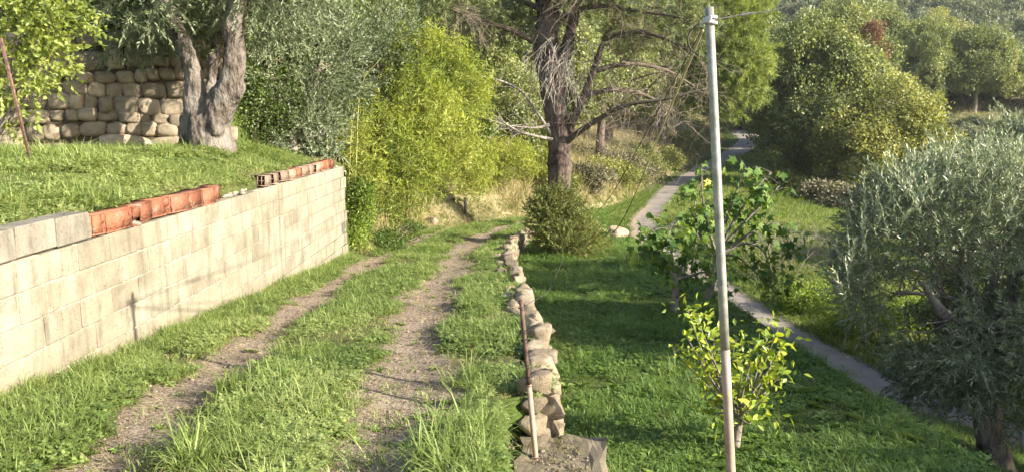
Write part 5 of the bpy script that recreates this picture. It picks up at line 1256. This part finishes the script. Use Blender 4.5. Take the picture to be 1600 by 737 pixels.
# ------------------------------------------------------------------ grass
T_LONG = [tuft(k, 20, .25, .0055, .04, .7, 1.9) for k in range(6)]
T_MED  = [tuft(k + 10, 15, .13, .005, .05, .9, 1.3) for k in range(6)]
T_SHORT= [tuft(k + 20, 12, .07, .0055, .055, 1.0, 1.0, 2) for k in range(5)]
T_CLOV = [clover(k, 18, .085, .045, .014) for k in range(5)]
T_COARSE=[tuft(k + 30, 13, .30, .014, .12, .7, 1.3, 2) for k in range(5)]
def rosette(seed, n=9):
    r = np.random.default_rng(seed); a = Acc()
    for k in range(n):
        ph = k * 6.283 / n + r.normal() * .3; V, T = leaf(np.array([0, 0, .01]), np.array([math.cos(ph), math.sin(ph), r.uniform(.1, .9)]), r.uniform(.07, .13), r.uniform(.028, .045), np.array([0, 0, 1.0]), .2, .25); a.add(V, T, r.uniform())
    return a.get()
T_WEED = [rosette(k) for k in range(4)]
T_DRY  = [tuft(k + 40, 9, .26, .004, .05, .8, 1.2) for k in range(4)]
def upright(n, r, tilt=.12): return basis(np.stack([r.normal(size=n) * tilt, r.normal(size=n) * tilt, np.ones(n)], 1), r.uniform(0, 6.283, n))
class Sward:
    def __init__(s): s.layers = []
    def put(s, temps, x, y, sc_, tint, r, tilt=.12, zoff=0.0):
        k_ = ~((x > -.10) & (x < .47) & (y < 4.36) & (y > 2.3)); x, y, tint = x[k_], y[k_], np.asarray(tint)[k_]; sc_ = np.broadcast_to(sc_, k_.shape)[k_]; z = G(x, y) + zoff; s.layers.append((temps, np.stack([x, y, z], 1), upright(len(x), r, tilt), sc_, np.clip(tint, .02, .98))); return s
    def done(s, name, mat, label):
        tag(scatter(name, s.layers, M[mat]), label, 'grass', None, 'stuff')
def by_depth(n, y0, y1, r, p=1.6):
    """more samples near the eye"""
    u = r.uniform(size=n); return (y0 ** (1 - p) + u * (y1 ** (1 - p) - y0 ** (1 - p))) ** (1 / (1 - p))

r = np.random.default_rng(101); S = Sward()
for temps, n, keep_hi, sc_, dens in ((T_MED, 12000, .35, (.6, 1.2), .50), (T_LONG, 3800, .22, (.42, .95), .66), (T_CLOV, 17000, .5, (.7, 1.4), .46), (T_SHORT, 12000, .75, (.6, 1.3), .25)):
    y = by_depth(n, 2.4, 36, r, 1.35); t = r.uniform(size=n); x = xedge(y) + .03 + (xstep(y) - .02 - xedge(y)) * t
    bare = tracks(x, y); clump = noise2(x, y, 1.7, 31.0, 2)
    ok = (bare < keep_hi * (.6 + .8 * r.uniform(size=n))) & (clump > dens * (.55 + .5 * r.uniform(size=n)))
    x, y, clump = x[ok], y[ok], clump[ok]; far = 1 + .02 * np.clip(y - 8, 0, 30)
    S.put(temps, x, y, r.uniform(*sc_, len(x)) * (.55 + .8 * clump) * far, .1 + .8 * noise2(x, y, .9, 3.0, 3) + r.normal(size=len(x)) * .13, r)
# tall tufts at the foot of the wall and in the foreground
y = r.uniform(3.4, 13.4, 900); x = XW + .02 + np.abs(r.normal(size=900)) * .13; S.put(T_LONG, x, y, r.uniform(.4, .8, 900), .5 + r.normal(size=900) * .12, r)
for px, py, n, s in ((330, 690, 16, 1.0), (380, 610, 16, .95), (465, 560, 14, .9), (530, 640, 10, .8), (710, 690, 22, 1.1), (735, 600, 14, .9), (760, 520, 12, .85), (300, 735, 14, 1.0), (60, 690, 12, .8), (600, 490, 10, .8), (250, 590, 10, .7), (690, 737, 14, 1.2), (440, 735, 8, .9), (600, 735, 3, .8)):
    c = at(px, py); S.put(T_LONG, c[0] + r.normal(size=n) * .09, c[1] + r.normal(size=n) * .11, r.uniform(.75, 1.2, n) * s, .5 + r.normal(size=n) * .1, r, .2)
n = 260; y = by_depth(n, 2.6, 16, r, 1.3); x = xedge(y) + .1 + (xstep(y) - xedge(y) - .2) * r.uniform(size=n); S.put(T_WEED, x, y, r.uniform(.25, .6, n), r.normal(.45, .15, n), r, .2)
S.done('track_grass', 'grass', 'bright green grass growing between and beside the wheel tracks')

S = Sward(); n = 1500      # dry litter and dead blades on the path
y = by_depth(n, 2.4, 30, r, 1.3); x = xedge(y) + .05 + (xstep(y) - .1 - xedge(y)) * r.uniform(size=n)
S.layers.append((T_DRY, np.stack([x, y, G(x, y) + .004], 1), basis(np.stack([r.normal(size=n), r.normal(size=n), .25 * np.ones(n)], 1), r.uniform(0, 6, n)), r.uniform(.25, .6, n), np.clip(r.normal(.35, .25, n), 0, 1)))
n = 260; y = r.uniform(3.5, 4.3, n); x = r.uniform(-.05, .42, n); S.layers.append((T_DRY, np.stack([x, y, -1.862 - .03 * (y - 3.4)], 1), basis(np.stack([r.normal(size=n), r.normal(size=n), .15 * np.ones(n)], 1), r.uniform(0, 6, n)), r.uniform(.1, .3, n), r.uniform(.0, .5, n)))
n = 1500; y = r.uniform(14.0, 31, n); x = xedge(y) + .35 - np.abs(r.normal(size=n)) * .7; S.put(T_DRY, x, y, r.uniform(.7, 1.5, n), r.normal(.5, .2, n), r, .5)
n = 700; y = r.uniform(3.4, 13.3, n); x = XW - .16 - np.abs(r.normal(size=n)) * .18; S.put(T_DRY, x, y, r.uniform(.3, .7, n), r.normal(.5, .2, n), r, .9)
n = 14000; y = r.uniform(29, 66, n); y[::3] = r.uniform(60, 115, len(y[::3])); x = xedge(y) - .2 - r.uniform(0, 13, n); S.put(T_DRY, x, y, r.uniform(2.0, 5.0, n), r.normal(.5, .2, n), r, .4)
n = 1100; y = by_depth(n, 3.4, 26, r, 1.3); x = xstep(y) + .2 + (xlane(y) - xstep(y) - .3) * r.uniform(size=n) ** 1.2; ok = x / y < .8; S.put(T_DRY, x[ok], y[ok], r.uniform(.3, .8, n)[ok], r.normal(.45, .2, n)[ok], r, .9)
n = 3500; y = r.uniform(50, 130, n); x = xlane(y) + 14 + r.uniform(0, 1, n) * .75 * y; S.put(T_DRY, x, y, r.uniform(3.0, 7.0, n), r.normal(.35, .2, n), r, .5)
S.done('dry_grass', 'drygrass', 'straw-coloured dead grass on the track, banks and slope')

S = Sward()      # terrace
for temps, n, sc_, dens in ((T_MED, 7000, (.8, 1.6), .44), (T_LONG, 2600, (.6, 1.2), .56), (T_CLOV, 15000, (1.0, 1.9), .40), (T_SHORT, 6000, (.8, 1.4), .0)):
    y = r.uniform(3.6, 13.6, n); x = XW - .20 - 5.8 * r.uniform(size=n) ** 1.5; d = (x - WA[0]) * WNRM[0] + (y - WA[1]) * WNRM[1]
    cl = noise2(x, y, 1.5, 51.0, 2); ok = (cl > dens * (.6 + .5 * r.uniform(size=n))) & (d < .05) & ~((x > XW - .34) & (r.uniform(size=n) < .65))
    x, y, cl = x[ok], y[ok], cl[ok]; S.put(temps, x, y, r.uniform(*sc_, len(x)) * (.5 + .8 * cl), .30 + .75 * noise2(x, y, .8, 13.0, 3) + r.normal(size=len(x)) * .1, r)
n = 60; px = r.uniform(60, 300, n); 
for q in ((160, 228), (172, 230), (212, 232), (70, 250), (255, 245), (120, 260)):
    c = at(*q); S.put(T_LONG, c[0] + r.normal(size=5) * .05, c[1] + r.normal(size=5) * .05, r.uniform(1.0, 1.6, 5), .6 + r.normal(size=5) * .1, r)
S.done('terrace_grass', 'grass', 'lush bright grass on the terrace above the block wall')

S = Sward()      # lower field and bank
for temps, n, sc_, dens, p in ((T_MED, 16000, (.6, 1.5), .44, 1.5), (T_LONG, 3600, (.5, 1.1), .60, 1.5), (T_CLOV, 20000, (.6, 1.5), .40, 1.6), (T_SHORT, 16000, (.8, 1.6), .1, 1.4)):
    y = by_depth(n, 3.2, 34, r, p); w = xlane(y) - wlane(y) - .1 - xstep(y) - .15; x = xstep(y) + .15 + w * r.uniform(size=n) ** 1.25
    cl = noise2(x, y, 1.1, 61.0, 2); ok = (cl > dens * (.6 + .5 * r.uniform(size=n))) & (x / np.maximum(y, .1) < .78)
    x, y, cl = x[ok], y[ok], cl[ok]; far = 1 + .03 * np.clip(y - 7, 0, 30)
    S.put(temps, x, y, r.uniform(*sc_, len(x)) * (.5 + .8 * cl) * far, -.02 + .95 * noise2(x, y, .55, 23.0, 3) + r.normal(size=len(x)) * .14, r)
n = 700; y = by_depth(n, 3.4, 20, r, 1.4); x = xstep(y) + .2 + 3.2 * r.uniform(size=n); S.put(T_WEED, x, y, r.uniform(.6, 1.3, n), r.normal(.55, .18, n), r, .2)
S.done('field_grass', 'grass2', 'short green grass and clover covering the lower field')

S = Sward()      # beyond: verges of the lane, grass bank, left bank
n = 16000; y = by_depth(n, 8, 80, r, 1.2); s = r.uniform(size=n) ** 1.3 * (6 + .16 * y); x = xlane(y) + wlane(y) * .92 + s
ok = (x / y < .8); S.put(T_COARSE, x[ok], y[ok], (r.uniform(.7, 1.3, n) * (.7 + .012 * y))[ok], (.45 + .5 * (noise2(x, y, .25, 71.0) - .3) + r.normal(size=n) * .1)[ok], r)
n = 6000; y = r.uniform(20, 62, n); a0, b0 = xedge(y) - .8, xlane(y) - wlane(y) * .9; x = a0 + (b0 - a0) * r.uniform(size=n); ok = ~(in_path(x, y) & (tracks(x, y) > .3)) 
S.put(T_COARSE, x[ok], y[ok], r.uniform(.4, .8, n)[ok], (.35 + r.normal(size=n) * .12)[ok], r)
n = 1600; y = r.uniform(14, 30, n); x = xedge(y) - 2.2 * r.uniform(size=n); S.put(T_COARSE, x, y, r.uniform(.35, .75, n), .55 + r.normal(size=n) * .15, r)
n = 9000; y = by_depth(n, 9, 60, r, 1.3); sd = np.sign(r.normal(size=n)); x = xlane(y) + sd * wlane(y) * (.62 + np.abs(r.normal(size=n)) * .45); S.put(T_MED, x, y, r.uniform(.5, 1.3, n), .3 + r.normal(size=n) * .12, r, .3)
S.done('bank_grass', 'bankgrass', 'coarse pale green grass on the banks along the lane')
# ------------------------------------------------------------------ loose gravel in the ruts and on the slab
def gravel():
    r = np.random.default_rng(15); temps = []
    for k in range(6):
        bm = bmesh.new(); bmesh.ops.create_icosphere(bm, subdivisions=1, radius=1); V = np.array([v.co[:] for v in bm.verts]); T = np.array([[v.index for v in f.verts] for f in bm.faces]); bm.free()
        V = V * (.7 + .6 * noise3(V * 1.7 + k * 5))[:, None] * np.array([1, .8, .55]); temps.append((V, T, np.full(len(V), r.uniform())))
    n = 3600; y = by_depth(n, 2.6, 24, r, 1.5); x = np.where(r.uniform(size=n) < .5, xtl(y), xtr(y)) + r.normal(size=n) * .2
    ok = (tracks(x, y) > .25) & in_path(x, y); x, y = x[ok], y[ok]; z = G(x, y)
    n2 = 420; x2 = r.uniform(-.03, .44, n2); y2 = 3.3 + 1.0 * r.uniform(size=n2) ** .8
    pos = np.concatenate([np.stack([x, y, z + .001], 1), np.stack([x2, y2, -1.868 - .03 * (y2 - 3.4)], 1)]); m = len(pos)
    sc_ = np.exp(r.normal(-5.25, .5, m)) * np.concatenate([1 + .03 * y, np.full(n2, 1.1)])
    o = scatter('gravel', [(temps, pos, basis(np.stack([r.normal(size=m) * .3, r.normal(size=m) * .3, np.ones(m)], 1), r.uniform(0, 6.28, m)), np.clip(sc_, .003, .035), r.uniform(.1, .9, m))], M['pebble'])
    tag(o, 'loose gravel in the wheel tracks and on the slab', 'gravel', None, 'stuff')
gravel()

# ------------------------------------------------------------------ a little haze in the air
def haze():
    V = np.array([[x, y, z] for x in (-650, 950) for y in (-60, 760) for z in (-12, 215)], float)
    T = np.array([[0, 1, 3, 2], [4, 6, 7, 5], [0, 4, 5, 1], [2, 3, 7, 6], [0, 2, 6, 4], [1, 5, 7, 3]])
    m = bpy.data.materials.new('haze'); m.use_nodes = True; nt = m.node_tree; nt.nodes.clear()
    pv = nt.nodes.new('ShaderNodeVolumePrincipled'); pv.inputs['Color'].default_value = (.90, .94, 1.0, 1); pv.inputs['Density'].default_value = HAZE; pv.inputs['Anisotropy'].default_value = .2
    out = nt.nodes.new('ShaderNodeOutputMaterial'); nt.links.new(pv.outputs[0], out.inputs['Volume'])
    tag(link('haze', mesh_np('haze', V, T, m)), kind='stuff')
HAZE = .00018
haze()
